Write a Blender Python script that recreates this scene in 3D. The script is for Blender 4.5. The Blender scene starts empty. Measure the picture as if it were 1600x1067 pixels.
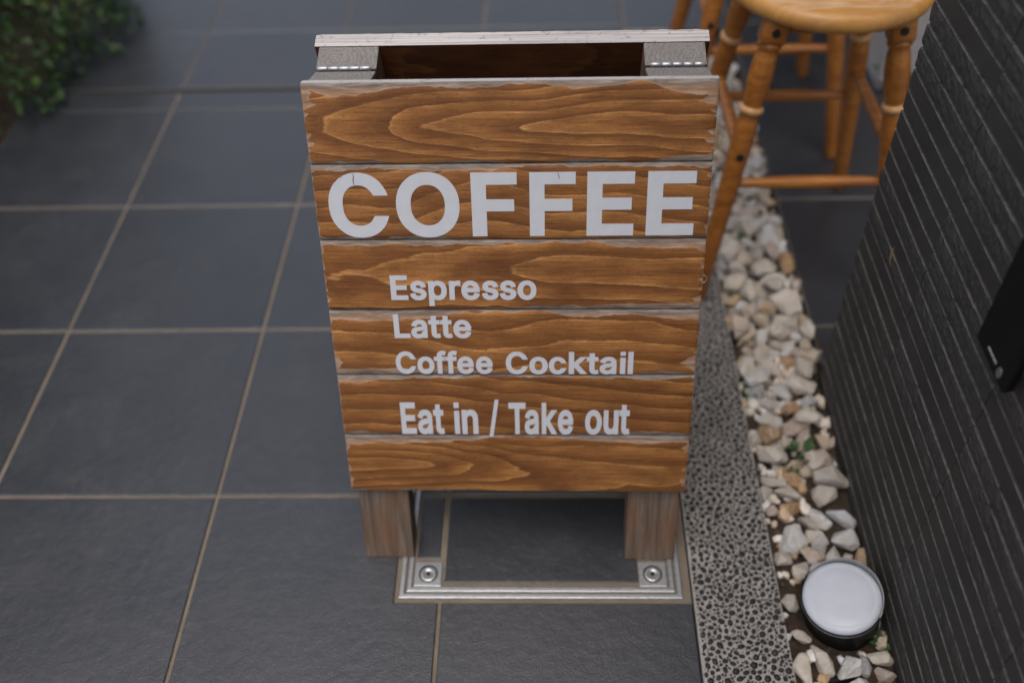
import bpy, bmesh, math, random, json
import numpy as np
from mathutils import Vector, Matrix, Quaternion, noise as mnoise
from mathutils.geometry import tessellate_polygon

scene = bpy.context.scene
COL = scene.collection
R = math.radians

# ------------------------------------------------------------------ camera
CAM_H = 1.0427
PITCH, YAW, ROLL = R(46.60), R(2.902), R(-2.540)
cp, sp, cy, sy, cr, sr = math.cos(PITCH), math.sin(PITCH), math.cos(YAW), math.sin(YAW), math.cos(ROLL), math.sin(ROLL)
def _world(a, y, z):
    return Vector((a * cy - y * sy, a * sy + y * cy, z))
fwd = _world(0, cp, -sp)
e_r, e_d = _world(1, 0, 0), _world(0, -sp, -cp)
right = e_r * cr - e_d * sr
down = e_r * sr + e_d * cr
cam_data = bpy.data.cameras.new('camera')
cam = bpy.data.objects.new('camera', cam_data)
COL.objects.link(cam)
M = Matrix((right, -down, -fwd)).transposed().to_4x4()
M.translation = (0, 0, CAM_H)
cam.matrix_world = M
cam_data.sensor_width = 36
cam_data.lens = 33.546
cam_data.clip_start = 0.02
cam_data.clip_end = 500
cam_data.dof.use_dof = True
cam_data.dof.focus_distance = 0.955
cam_data.dof.aperture_fstop = 2.25
scene.camera = cam

# ------------------------------------------------------------------ sky, sun, exposure
SUN_EL, SUN_AZ = R(74), R(180)          # azimuth measured from +y towards +x
world = bpy.data.worlds.new('World')
scene.world = world
world.use_nodes = True
wn, wl = world.node_tree.nodes, world.node_tree.links
for n_ in list(wn): wn.remove(n_)
sky = wn.new('ShaderNodeTexSky'); sky.sky_type = 'NISHITA'; sky.sun_disc = False
sky.sun_elevation = SUN_EL; sky.sun_rotation = SUN_AZ
sky.air_density = 1.0; sky.dust_density = 5.0; sky.ozone_density = 1.0
hsv = wn.new('ShaderNodeHueSaturation'); hsv.inputs['Saturation'].default_value = 0.60
bg = wn.new('ShaderNodeBackground'); bg.inputs['Strength'].default_value = 0.15
wo = wn.new('ShaderNodeOutputWorld')
wl.new(sky.outputs[0], hsv.inputs['Color']); wl.new(hsv.outputs[0], bg.inputs[0]); wl.new(bg.outputs[0], wo.inputs[0])
sun_data = bpy.data.lights.new('sun', 'SUN'); sun_data.energy = 0.5; sun_data.angle = R(50); sun_data.color = (1.0, 0.97, 0.92)
sun = bpy.data.objects.new('sun', sun_data); COL.objects.link(sun)
sd = Vector((math.sin(SUN_AZ) * math.cos(SUN_EL), math.cos(SUN_AZ) * math.cos(SUN_EL), math.sin(SUN_EL)))
sun.rotation_euler = sd.to_track_quat('Z', 'Y').to_euler()
vs = scene.view_settings
vs.view_transform = 'Standard'; vs.look = 'None'; vs.gamma = 1.0; vs.exposure = 0.47; vs.use_curve_mapping = False
scene.render.film_transparent = False
scene.cycles.max_bounces = 8
scene.cycles.use_denoising = True

# ------------------------------------------------------------------ helpers
def link(o, parent=None):
    COL.objects.link(o)
    if parent is not None: o.parent = parent
    return o
def mesh_obj(name, verts, faces, mat=None, parent=None, smooth=False):
    me = bpy.data.meshes.new(name); me.from_pydata([tuple(v) for v in verts], [], faces); me.update()
    if mat:
        for m_ in (mat if isinstance(mat, (list, tuple)) else [mat]): me.materials.append(m_)
    if smooth: me.polygons.foreach_set('use_smooth', [True] * len(me.polygons))
    return link(bpy.data.objects.new(name, me), parent)
def bm_obj(name, bm, mat=None, parent=None, smooth=False):
    bmesh.ops.recalc_face_normals(bm, faces=bm.faces)
    me = bpy.data.meshes.new(name); bm.to_mesh(me); bm.free()
    if mat:
        for m_ in (mat if isinstance(mat, (list, tuple)) else [mat]): me.materials.append(m_)
    if smooth: me.polygons.foreach_set('use_smooth', [True] * len(me.polygons))
    return link(bpy.data.objects.new(name, me), parent)
def empty(name, loc=(0, 0, 0), rz=0.0):
    o = bpy.data.objects.new(name, None); o.empty_display_size = .05
    o.location = loc; o.rotation_euler = (0, 0, rz)
    return link(o)
def tag(o, label=None, cat=None, group=None, kind=None):
    if label: o['label'] = label
    if cat: o['category'] = cat
    if group: o['group'] = group
    if kind: o['kind'] = kind
    return o
def bm_box(bm, x0, x1, y0, y1, z0, z1, bevel=0.0, seg=1):
    vs_ = [bm.verts.new((x, y, z)) for x in (x0, x1) for y in (y0, y1) for z in (z0, z1)]
    fs = [bm.faces.new([vs_[i] for i in q]) for q in ((0, 1, 3, 2), (4, 6, 7, 5), (0, 4, 5, 1), (2, 3, 7, 6), (0, 2, 6, 4), (1, 5, 7, 3))]
    if bevel:
        es = list({e for f in fs for e in f.edges})
        bmesh.ops.bevel(bm, geom=es, offset=bevel, segments=seg, affect='EDGES', profile=.5)
def box_obj(name, x0, x1, y0, y1, z0, z1, mat, parent=None, bevel=0.0, seg=1):
    bm = bmesh.new(); bm_box(bm, x0, x1, y0, y1, z0, z1, bevel, seg)
    return bm_obj(name, bm, mat, parent)
def bm_lathe(bm, prof, seg=20, mtx=None, cap=True):
    """prof: list of (radius, z)"""
    rings = []
    for r_, z_ in prof:
        ring = []
        for i in range(seg):
            a = 2 * math.pi * i / seg
            v = Vector((r_ * math.cos(a), r_ * math.sin(a), z_))
            ring.append(bm.verts.new(mtx @ v if mtx else v))
        rings.append(ring)
    for a_, b_ in zip(rings, rings[1:]):
        for i in range(seg):
            j = (i + 1) % seg
            bm.faces.new((a_[i], a_[j], b_[j], b_[i]))
    if cap:
        bm.faces.new(list(reversed(rings[0]))); bm.faces.new(rings[-1])
def axis_mtx(p0, p1):
    d = (Vector(p1) - Vector(p0)).normalized()
    q = d.to_track_quat('Z', 'Y')
    return Matrix.Translation(p0) @ q.to_matrix().to_4x4()
def axis_mtx_x(p0, p1):
    d = (Vector(p1) - Vector(p0)).normalized(); x = Vector((1, 0, 0)); x = (x - d * x.dot(d)).normalized(); y = d.cross(x)
    m_ = Matrix((x, y, d)).transposed().to_4x4(); m_.translation = p0; return m_
def bm_tube(bm, pts, r, seg=8):
    pts = [Vector(p) for p in pts]; rings = []
    up_ = Vector((0.3, 0.1, 1)).normalized()
    for i, p in enumerate(pts):
        t = (pts[min(i + 1, len(pts) - 1)] - pts[max(i - 1, 0)]).normalized()
        a = t.cross(up_); a = a.normalized() if a.length > 1e-4 else Vector((1, 0, 0))
        b = t.cross(a).normalized()
        rr = r[i] if isinstance(r, (list, tuple)) else r
        rings.append([bm.verts.new(p + (a * math.cos(2 * math.pi * k / seg) + b * math.sin(2 * math.pi * k / seg)) * rr) for k in range(seg)])
    for a_, b_ in zip(rings, rings[1:]):
        for i in range(seg):
            bm.faces.new((a_[i], a_[(i + 1) % seg], b_[(i + 1) % seg], b_[i]))
    bm.faces.new(list(reversed(rings[0]))); bm.faces.new(rings[-1])
def copy_tree(o, parent=None):
    c = o.copy(); COL.objects.link(c); c.parent = parent
    if parent is not None: c.matrix_parent_inverse = o.matrix_parent_inverse
    for ch in list(o.children): copy_tree(ch, c)
    return c
def fbm(x, y, s=0.0, oct_=3):
    return mnoise.fractal(Vector((x, y, s)), .9, 2.1, oct_, noise_basis='PERLIN_ORIGINAL')

# ------------------------------------------------------------------ materials
class NT:
    def __init__(self, name):
        self.m = bpy.data.materials.new(name); self.m.use_nodes = True
        self.t = self.m.node_tree; self.n = self.t.nodes; self.l = self.t.links
        self.bsdf = self.n['Principled BSDF']
    def node(self, typ, ins=None, **kw):
        nd = self.n.new(typ)
        for k, v in kw.items(): setattr(nd, k, v)
        if ins:
            for k, v in ins.items(): self.put(nd.inputs[k], v)
        return nd
    def put(self, sock, v):
        if isinstance(v, bpy.types.NodeSocket): self.l.new(v, sock)
        elif isinstance(v, bpy.types.Node): self.l.new(v.outputs[0], sock)
        else:
            if hasattr(sock.default_value, '__len__') and not hasattr(v, '__len__'): v = (v, v, v, 1)[:len(sock.default_value)]
            if hasattr(v, '__len__') and len(sock.default_value) == 4 and len(v) == 3: v = (*v, 1)
            sock.default_value = v
    def set(self, **kw):
        for k, v in kw.items(): self.put(self.bsdf.inputs[k.replace('_', ' ')], v)
    def math(self, op, a, b=None, c=None, clamp=False):
        nd = self.n.new('ShaderNodeMath'); nd.operation = op; nd.use_clamp = clamp
        self.put(nd.inputs[0], a)
        if b is not None: self.put(nd.inputs[1], b)
        if c is not None: self.put(nd.inputs[2], c)
        return nd.outputs[0]
    def coord(self, scale=(1, 1, 1), kind='Object'):
        tc = self.n.new('ShaderNodeTexCoord'); mp = self.n.new('ShaderNodeMapping')
        mp.inputs['Scale'].default_value = scale
        self.l.new(tc.outputs[kind], mp.inputs[0]); return mp.outputs[0]
    def noise(self, vec, scale=5, detail=4, rough=.55, dist=0):
        nd = self.n.new('ShaderNodeTexNoise'); nd.inputs['Scale'].default_value = scale; nd.inputs['Detail'].default_value = detail
        nd.inputs['Roughness'].default_value = rough; nd.inputs['Distortion'].default_value = dist
        self.l.new(vec, nd.inputs['Vector']); return nd.outputs[0]
    def ramp(self, fac, stops, interp='LINEAR'):
        nd = self.n.new('ShaderNodeValToRGB'); cr_ = nd.color_ramp; cr_.interpolation = interp
        while len(cr_.elements) < len(stops): cr_.elements.new(.5)
        for e, (p, c) in zip(cr_.elements, stops):
            e.position = p; e.color = (*c, 1) if hasattr(c, '__len__') else (c, c, c, 1)
        self.put(nd.inputs[0], fac); return nd.outputs[0]
    def mix(self, fac, a, b, blend='MIX'):
        nd = self.n.new('ShaderNodeMix'); nd.data_type = 'RGBA'; nd.blend_type = blend
        self.put(nd.inputs[0], fac); self.put(nd.inputs[6], a); self.put(nd.inputs[7], b); return nd.outputs[2]
    def bump(self, h, strength=.3, dist=.001, normal=None):
        nd = self.n.new('ShaderNodeBump'); nd.inputs['Strength'].default_value = strength; nd.inputs['Distance'].default_value = dist
        self.put(nd.inputs['Height'], h)
        if normal is not None: self.l.new(normal, nd.inputs['Normal'])
        self.l.new(nd.outputs[0], self.bsdf.inputs['Normal']); return nd.outputs[0]
    def attr(self, name):
        nd = self.n.new('ShaderNodeAttribute'); nd.attribute_name = name; return nd
    def smooth(self, v, a, b):
        nd = self.n.new('ShaderNodeMapRange'); nd.interpolation_type = 'SMOOTHSTEP'
        self.put(nd.inputs[0], v); nd.inputs[1].default_value = a; nd.inputs[2].default_value = b; return nd.outputs[0]

def mat_tile():
    k = NT('slate_tile'); v = k.coord((1, 1, 1)); oi = k.node('ShaderNodeObjectInfo')
    off = k.node('ShaderNodeVectorMath', {0: v}, operation='ADD')
    k.l.new(k.node('ShaderNodeCombineXYZ', {0: k.math('MULTIPLY', oi.outputs['Random'], 37.0), 1: k.math('MULTIPLY', oi.outputs['Random'], 91.0)}).outputs[0], off.inputs[1])
    big = k.noise(off.outputs[0], 5, 4, .6); mid = k.noise(off.outputs[0], 60, 5, .6); fine = k.noise(off.outputs[0], 480, 3, .6)
    col = k.mix(k.ramp(big, [(.35, 0), (.68, 1)]), (.021, .0218, .0258), (.029, .0300, .0346))
    col = k.mix(k.math('MULTIPLY', k.ramp(mid, [(.4, 0), (.7, 1)]), .35), col, (.0145, .0148, .0165))
    pale = k.ramp(k.noise(off.outputs[0], 260, 2, .5), [(.70, 0), (.78, 1)])
    col = k.mix(k.math('MULTIPLY', pale, .35), col, (.14, .14, .145))
    tint = k.node('ShaderNodeHueSaturation', {'Value': k.math('ADD', .9, k.math('MULTIPLY', oi.outputs['Random'], .2)), 'Color': col})
    k.set(Base_Color=tint.outputs[0], Roughness=k.math('ADD', .25, k.math('MULTIPLY', big, .14)))
    k.bsdf.inputs['Specular IOR Level'].default_value = .9
    h = k.math('ADD', k.math('MULTIPLY', mid, .8), k.math('MULTIPLY', fine, .35))
    stain = k.noise(off.outputs[0], 11, 6, .7, .6)
    col2 = k.mix(k.ramp(stain, [(.52, 0), (.78, .18)]), tint.outputs[0], (.046, .045, .044)); k.put(k.bsdf.inputs['Base Color'], col2)
    k.put(k.bsdf.inputs['Roughness'], k.math('ADD', .25, k.math('ADD', k.math('MULTIPLY', big, .12), k.math('MULTIPLY', k.ramp(stain, [(.45, 0), (.75, 1)]), .14))))
    k.bump(h, .6, .0019); return k.m
def mat_grout():
    k = NT('grout'); v = k.coord()
    c = k.ramp(k.noise(v, 18, 4, .6), [(.3, (.085, .066, .048)), (.55, (.145, .113, .083)), (.75, (.205, .167, .13))])
    c = k.mix(k.ramp(k.noise(v, 900, 2), [(.35, 0), (.65, 1)]), c, (.20, .165, .125))
    k.set(Base_Color=c, Roughness=.9); k.bump(k.noise(v, 700, 3), .5, .001); return k.m
def mat_simple(name, col, rough=.5, metal=0, nscale=40, var=.25, bump=.0, bscale=300, spec=None, dist=.0006):
    k = NT(name); v = k.coord(); d = tuple(c * (1 - var) for c in col); u = tuple(min(1, c * (1 + var)) for c in col)
    n_ = k.noise(v, nscale, 5, .6)
    k.set(Base_Color=k.ramp(n_, [(.3, d), (.7, u)]), Roughness=k.math('ADD', rough - .06, k.math('MULTIPLY', n_, .12)), Metallic=metal)
    if spec is not None: k.bsdf.inputs['Specular IOR Level'].default_value = spec
    if bump: k.bump(k.noise(v, bscale, 4, .6), bump, dist)
    return k.m
def mat_mortar():
    k = NT('pebble_wash_mortar'); v = k.coord()
    c = k.ramp(k.noise(v, 30, 5, .6), [(.3, (.30, .278, .26)), (.7, (.43, .405, .38))])
    c = k.mix(k.ramp(k.noise(v, 700, 3), [(.35, 0), (.7, 1)]), c, (.25, .225, .20))
    k.set(Base_Color=c, Roughness=.9); k.bump(k.noise(v, 600, 4), .7, .0012); return k.m
def mat_pebble():
    k = NT('dark_pebble'); a = k.attr('tone')
    c = k.ramp(a.outputs['Fac'], [(0, (.009, .009, .010)), (.5, (.018, .018, .020)), (.8, (.036, .035, .036)), (1, (.085, .08, .075))])
    v = k.coord(); c = k.mix(k.math('MULTIPLY', k.noise(v, 500, 3), .4), c, (.022, .0215, .022))
    k.set(Base_Color=c, Roughness=.5); k.bsdf.inputs['Specular IOR Level'].default_value = .35; return k.m
def mat_stone():
    k = NT('gravel_stone'); v = k.coord(); oi = k.node('ShaderNodeObjectInfo')
    n1 = k.noise(v, 2.2, 4, .6); n2 = k.noise(v, 9, 5, .65)
    c = k.mix(k.ramp(n1, [(.42, 0), (.66, .75)]), oi.outputs['Color'], k.mix(.55, oi.outputs['Color'], (.50, .30, .13)))
    c = k.mix(k.ramp(n2, [(.40, 0), (.75, .6)]), c, (.78, .74, .69))
    c = k.mix(k.ramp(k.noise(v, 26, 3), [(.60, 0), (.78, .5)]), c, (.22, .18, .13))
    k.set(Base_Color=c, Roughness=.82); k.bump(k.math('ADD', n2, k.math('MULTIPLY', k.noise(v, 40, 4), .4)), .6, .05); return k.m
def mat_soil():
    k = NT('soil'); v = k.coord(); n_ = k.noise(v, 90, 6, .7)
    c = k.ramp(n_, [(.3, (.022, .014, .009)), (.55, (.060, .038, .024)), (.75, (.11, .076, .050))])
    k.set(Base_Color=c, Roughness=.95); k.bump(k.math('ADD', n_, k.noise(v, 500, 3)), .8, .004); return k.m
def mat_brick(rough):
    k = NT('wall_brick_split' if rough else 'wall_brick_smooth'); v = k.coord(); oi = k.node('ShaderNodeObjectInfo')
    n1 = k.noise(v, 25, 5, .6); n2 = k.noise(v, 220, 4, .65)
    c = k.ramp(n1, [(.3, (.032, .0292, .0258)), (.7, (.050, .0457, .0405))])
    c = k.mix(k.math('MULTIPLY', oi.outputs['Random'], .35), c, (.036, .0328, .029))
    if rough: c = k.mix(k.ramp(n2, [(.42, 0), (.75, .6)]), c, (.075, .069, .062))
    c = k.mix(k.ramp(k.noise(v, 330, 1), [(.81, 0), (.84, .6)]), c, (.35, .34, .32))
    k.set(Base_Color=c, Roughness=.75 if rough else .68); k.bsdf.inputs['Specular IOR Level'].default_value = .3
    k.bump(k.math('ADD', n2, k.math('MULTIPLY', n1, .5)), .8 if rough else .35, .0022 if rough else .0007); return k.m
def mat_stool(worn=False):
    k = NT('worn_seat_wood' if worn else 'stool_wood'); v = k.coord((9, 90, 90) if not worn else (10, 130, 40))
    g = k.noise(v, 1, 4, .6, .6); c = k.ramp(g, [(.3, (.20, .064, .010)), (.5, (.32, .112, .018)), (.7, (.42, .165, .028))])
    if worn:
        g = k.noise(v, 1, 4, .6, 1.5); c = k.ramp(g, [(.3, (.46, .21, .05)), (.7, (.60, .31, .085))])
        w = k.noise(k.coord((6, 22, 10)), 1.6, 5, .65, .8); geo = k.node('ShaderNodeNewGeometry')
        up_ = k.node('ShaderNodeSeparateXYZ', {0: geo.outputs['Normal']}).outputs[2]
        m_ = k.math('MULTIPLY', k.ramp(w, [(.40, 0), (.60, 1)]), k.smooth(up_, .75, .97))
        c = k.mix(m_, c, (.66, .46, .27))
    bl = k.noise(k.coord(), 14, 3); c = k.mix(k.math('MULTIPLY', k.ramp(bl, [(.4, 0), (.75, 1)]), .4), c, (.22, .075, .015))
    k.set(Base_Color=c, Roughness=.38); k.bump(g, .15, .0006); return k.m
def mat_plank():
    k = NT('burnt_cedar_plank'); g = k.attr('grain').outputs['Fac']; w = k.attr('wear').outputs['Fac']; ed = k.attr('edge').outputs['Fac']
    oi = k.node('ShaderNodeObjectInfo')
    tc = k.node('ShaderNodeTexCoord'); sh = k.node('ShaderNodeVectorMath', {0: tc.outputs['Object']}, operation='ADD')
    k.l.new(k.node('ShaderNodeCombineXYZ', {0: k.math('MULTIPLY', oi.outputs['Random'], 13.0), 2: k.math('MULTIPLY', oi.outputs['Random'], 7.0)}).outputs[0], sh.inputs[1])
    def C(s):
        mp = k.n.new('ShaderNodeMapping'); mp.inputs['Scale'].default_value = s; k.l.new(sh.outputs[0], mp.inputs[0]); return mp.outputs[0]
    fib = k.noise(C((26, 60, 620)), 1, 5, .7, .3)           # fine fibre along the board
    fib2 = k.noise(C((120, 120, 1500)), 1, 3, .7)
    blot = k.noise(C((14, 20, 34)), 1, 4, .6)
    wob = k.noise(C((16, 20, 60)), 1, 3, .55)
    v = k.math('ADD', g, k.math('MULTIPLY', k.math('SUBTRACT', wob, .5), .55))
    v = k.math('ADD', v, k.math('MULTIPLY', k.math('SUBTRACT', fib, .5), .16))
    fr = k.math('SUBTRACT', 1.0, k.math('FRACT', v))
    col = k.ramp(fr, [(0, (.56, .285, .098)), (.035, (.50, .240, .076)), (.08, (.385, .172, .050)), (.34, (.320, .136, .038)), (.64, (.215, .083, .0215)), (.88, (.138, .050, .0125)), (.97, (.145, .053, .0135)), (1.0, (.48, .235, .078))])
    streak = k.noise(C((5, 40, 260)), 1, 5, .6); col = k.mix(1.0, col, k.ramp(streak, [(.3, (.68, .66, .64)), (.5, (1, 1, 1)), (.7, (1.22, 1.2, 1.18))]), 'MULTIPLY')
    col = k.mix(1.0, col, k.ramp(oi.outputs['Random'], [(0, (.84, .82, .80)), (.5, (1, 1, 1)), (1, (1.10, 1.10, 1.10))]), 'MULTIPLY')
    fine = k.math('FRACT', k.math('MULTIPLY', v, 3.7)); col = k.mix(k.math('MULTIPLY', k.ramp(fine, [(0, 1), (.25, 0), (1, 0)]), .22), col, (.40, .19, .065))
    lineid = k.math('FRACT', k.math('MULTIPLY', k.math('FLOOR', v), .3819))
    col = k.mix(k.math('MULTIPLY', lineid, .35), col, (.32, .128, .031))
    col = k.mix(k.ramp(blot, [(.38, .0), (.68, .78)]), col, (.125, .043, .0095))
    sat = k.ramp(fib, [(.26, (.42, .38, .36)), (.46, (.95, .95, .95)), (.75, (1.35, 1.33, 1.3))])
    col = k.mix(1.0, col, sat, 'MULTIPLY')
    speck = k.ramp(k.noise(C((230, 300, 900)), 1, 3, .65), [(.56, 0), (.70, .75)])
    col = k.mix(speck, col, (.062, .023, .007))
    # worn, chipped edges
    wn_ = k.noise(C((38, 60, 150)), 1, 5, .65)
    m_ = k.smooth(k.math('ADD', w, k.math('MULTIPLY', k.math('SUBTRACT', wn_, .5), .62)), .38, .62)
    tone = k.noise(C((30, 60, 260)), 1, 5, .65, .4)
    grey = k.ramp(tone, [(.28, (.085, .064, .050)), (.5, (.205, .165, .138)), (.72, (.37, .32, .28))])
    tan = k.ramp(tone, [(.28, (.19, .105, .060)), (.55, (.34, .212, .135)), (.75, (.50, .37, .275))])
    wc = k.mix(k.smooth(k.math('ADD', ed, k.math('MULTIPLY', k.math('SUBTRACT', blot, .5), .8)), .35, .65), tan, grey)
    wc = k.mix(k.smooth(ed, 1.2, 1.5), wc, k.ramp(k.noise(C((5, 520, 520)), 1, 4, .65), [(.32, (.23, .205, .195)), (.5, (.47, .44, .425)), (.7, (.60, .575, .56))]))
    wc = k.mix(k.ramp(fib2, [(.30, .55), (.42, 0)]), wc, (.07, .052, .042))
    rim = k.math('MULTIPLY', m_, k.math('SUBTRACT', 1.0, m_))
    col = k.mix(m_, col, wc)
    col = k.mix(k.math('MULTIPLY', rim, 1.3, clamp=True), col, (.45, .345, .275))
    col = k.mix(k.smooth(ed, -.3, -.8), col, k.mix(1.0, col, (.34, .27, .24), 'MULTIPLY'))  # inner faces: dark stain plus the shade between the panels, both in the colour
    k.set(Base_Color=col, Roughness=k.math('ADD', .50, k.math('MULTIPLY', m_, .30)))
    k.bsdf.inputs['Specular IOR Level'].default_value = .35
    h = k.math('ADD', k.math('MULTIPLY', fib, .5), k.math('MULTIPLY', fib2, .3))
    h = k.math('SUBTRACT', h, k.math('MULTIPLY', m_, .35)); h = k.math('ADD', h, k.math('MULTIPLY', k.ramp(fr, [(0, 1), (.15, .3), (.9, 0), (1, 1)]), .10))
    k.bump(h, .5, .0012); return k.m
def mat_post():
    k = NT('weathered_post'); v = k.coord((140, 60, 9)); f = k.noise(v, 1, 5, .65, .5); b = k.noise(k.coord((24, 24, 10)), 1, 4, .6)
    c = k.ramp(f, [(.3, (.058, .041, .029)), (.5, (.120, .085, .061)), (.72, (.200, .154, .120))])
    red = k.ramp(f, [(.3, (.095, .047, .024)), (.7, (.205, .103, .054))])
    c = k.mix(k.ramp(b, [(.42, 0), (.62, .9)]), c, red)
    c = k.mix(k.ramp(k.noise(k.coord((180, 80, 16)), 1, 3, .7), [(.62, 0), (.72, .6)]), c, (.06, .04, .03))
    k.set(Base_Color=c, Roughness=.75); k.bump(f, .5, .0012); return k.m
def mat_endgrain():
    k = NT('grey_end_grain'); v = k.coord()
    wv = k.node('ShaderNodeTexWave', {'Vector': v, 'Scale': 70.0, 'Distortion': 9.0, 'Detail': 3.0, 'Detail Scale': 2.0}, wave_type='RINGS', rings_direction='Z')
    f = k.noise(v, 420, 4, .7); c = k.ramp(wv.outputs[0], [(0, (.17, .155, .145)), (.6, (.215, .20, .19)), (1, (.245, .23, .22))])
    c = k.mix(k.ramp(f, [(.30, .6), (.44, 0)]), c, (.075, .062, .053)); c = k.mix(k.ramp(k.noise(v, 60, 4, .7), [(.40, 0), (.70, .6)]), c, (.16, .135, .115))
    k.set(Base_Color=c, Roughness=.85); k.bump(f, .7, .0012); return k.m
def mat_leaf(name, a, b, c_, rough=.45):
    k = NT(name); t = k.attr('tone').outputs['Fac']; v = k.coord()
    c = k.ramp(t, [(0, a), (.6, b), (1, c_)]); c = k.mix(k.math('MULTIPLY', k.noise(v, 60, 3), .4), c, a)
    k.set(Base_Color=c, Roughness=rough)
    tr = k.node('ShaderNodeBsdfTranslucent', {'Color': c}); mx = k.node('ShaderNodeMixShader', {0: .25})
    k.l.new(k.bsdf.outputs[0], mx.inputs[1]); k.l.new(tr.outputs[0], mx.inputs[2]); k.l.new(mx.outputs[0], k.n['Material Output'].inputs[0]); return k.m
def mat_vinyl():
    k = NT('white_vinyl'); v = k.coord(); n_ = k.noise(v, 60, 4, .6)
    c = k.ramp(n_, [(.3, (.515, .525, .565)), (.7, (.56, .57, .605))])
    c = k.mix(k.ramp(k.noise(v, 420, 2), [(.74, 0), (.80, .45)]), c, (.42, .38, .35))
    k.set(Base_Color=c, Roughness=.42); k.bump(n_, .2, .001); return k.m

M_TILE = mat_tile(); M_GROUT = mat_grout(); M_MORTAR = mat_mortar(); M_PEBBLE = mat_pebble(); M_STONE = mat_stone(); M_SOIL = mat_soil()
M_BRICK = mat_brick(False); M_SPLIT = mat_brick(True); M_STOOL = mat_stool(); M_SEAT = mat_stool(True)
M_PLANK = mat_plank(); M_POST = mat_post(); M_END = mat_endgrain(); M_VINYL = mat_vinyl()
M_STEEL = mat_simple('brushed_steel', (.44, .448, .455), .42, .9, 220, .15, .1, 800)
M_ZINC = mat_simple('zinc_hinge', (.55, .55, .56), .45, .85, 120, .15)
M_BLACK = mat_simple('black_plastic', (.005, .005, .0054), .55, 0, 60, .2, .05, spec=.2)
M_ARRIS = mat_simple('lit_brick_arris', (.088, .079, .070), .8, 0, 160, .6, .5, 400)  # paler brick colour: sky light on the top arris painted in
M_CRACK = mat_simple('split_vinyl', (.20, .175, .16), .8, 0, 400, .4)
M_CORE = mat_simple('black_mortar', (.014, .013, .012), .9, 0, 80, .3, .4, 300)
M_DARKHOLE = mat_simple('dark_plug', (.008, .006, .005), .7, 0, 90, .2)
M_RING = mat_simple('pale_wood_ring', (.50, .27, .11), .4, 0, 90, .15)
M_LENS = mat_simple('frosted_lens', (.49, .505, .55), .36, 0, 40, .05)
M_RIMMETAL = mat_simple('grey_rim_metal', (.30, .30, .31), .4, .8, 90, .15)
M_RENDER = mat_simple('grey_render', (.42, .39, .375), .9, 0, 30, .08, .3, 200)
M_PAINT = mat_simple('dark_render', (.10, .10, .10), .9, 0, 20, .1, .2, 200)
M_GAP = mat_simple('dark_gap', (.012, .011, .010), .9, 0, 90, .2)
M_CONC = mat_simple('concrete', (.20, .195, .19), .9, 0, 15, .15, .4, 120)
M_LEAF = mat_leaf('shrub_leaf', (.010, .030, .007), (.042, .105, .020), (.15, .22, .035))
M_BIGLEAF = mat_leaf('broad_leaf', (.030, .085, .018), (.040, .105, .022), (.06, .13, .03))
M_WEED = mat_leaf('weed_leaf', (.02, .055, .012), (.045, .11, .025), (.09, .17, .04))
M_STEM = mat_simple('bark', (.045, .032, .022), .9, 0, 60, .3, .5, 200)
M_DRY = mat_simple('dry_leaf', (.20, .12, .055), .8, 0, 60, .3)
M_MARK = mat_simple('pale_print', (.42, .42, .44), .5, 0, 90, .1)

# ------------------------------------------------------------------ ground sheet
gs = 60.0
g = mesh_obj('ground', [(-gs, -gs, -.10), (gs, -gs, -.10), (gs, gs, -.10), (-gs, gs, -.10)], [(0, 1, 2, 3)], M_CONC)
tag(g, kind='structure')

# ------------------------------------------------------------------ tiled pavement
T = .305
GX, GY = -.7388, .7085
JW = .0047                                  # joint width
DARK_Y = 1.695                              # dark movement joint across the path
HATCH = (-.1845, .1680, .5555, .9095)       # x0,x1,y0,y1 of the access cover with its grout
def poly_slab(bm, poly, z, ch=.0011, depth=.010):
    """polygon (ccw) extruded down, top edge chamfered"""
    n_ = len(poly); P = [Vector((*p, 0)) for p in poly]; ins = []
    for i in range(n_):
        a = (P[i] - P[i - 1]).normalized(); b = (P[(i + 1) % n_] - P[i]).normalized()
        na, nb = Vector((-a.y, a.x, 0)), Vector((-b.y, b.x, 0)); m_ = na + nb
        ins.append(P[i] + m_ * (2 * ch / max(m_.length_squared, .4)))
    top = [bm.verts.new((p.x, p.y, z)) for p in ins]; mid = [bm.verts.new((p.x, p.y, z - ch * .8)) for p in P]; bot = [bm.verts.new((p.x, p.y, z - depth)) for p in P]
    bm.faces.new(top)
    for i in range(n_):
        j = (i + 1) % n_
        bm.faces.new((mid[i], mid[j], top[j], top[i])); bm.faces.new((bot[i], bot[j], mid[j], mid[i]))
def tile_obj(poly, parent, z=0.0, name='tile'):
    cx = sum(p[0] for p in poly) / len(poly); cyy = sum(p[1] for p in poly) / len(poly)
    bm = bmesh.new(); poly_slab(bm, [(p[0] - cx, p[1] - cyy) for p in poly], 0)
    o = bm_obj(name, bm, M_TILE, parent); o.location = (cx, cyy, z); return o
rt = random.Random(3)
def sheet(name, x0, x1, y0, y1, z, mat):
    return mesh_obj(name, [(x0, y0, z), (x1, y0, z), (x1, y1, z), (x0, y1, z)], [(0, 1, 2, 3)], mat)
pave = sheet('tiled_pavement', GX - T, .172, -.55, 3.15, -.0022, M_GROUT); tag(pave, kind='structure')
def jit(): return rt.uniform(-.0006, .0006)
rows = [GY + T * j for j in range(-4, 9)]
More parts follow.
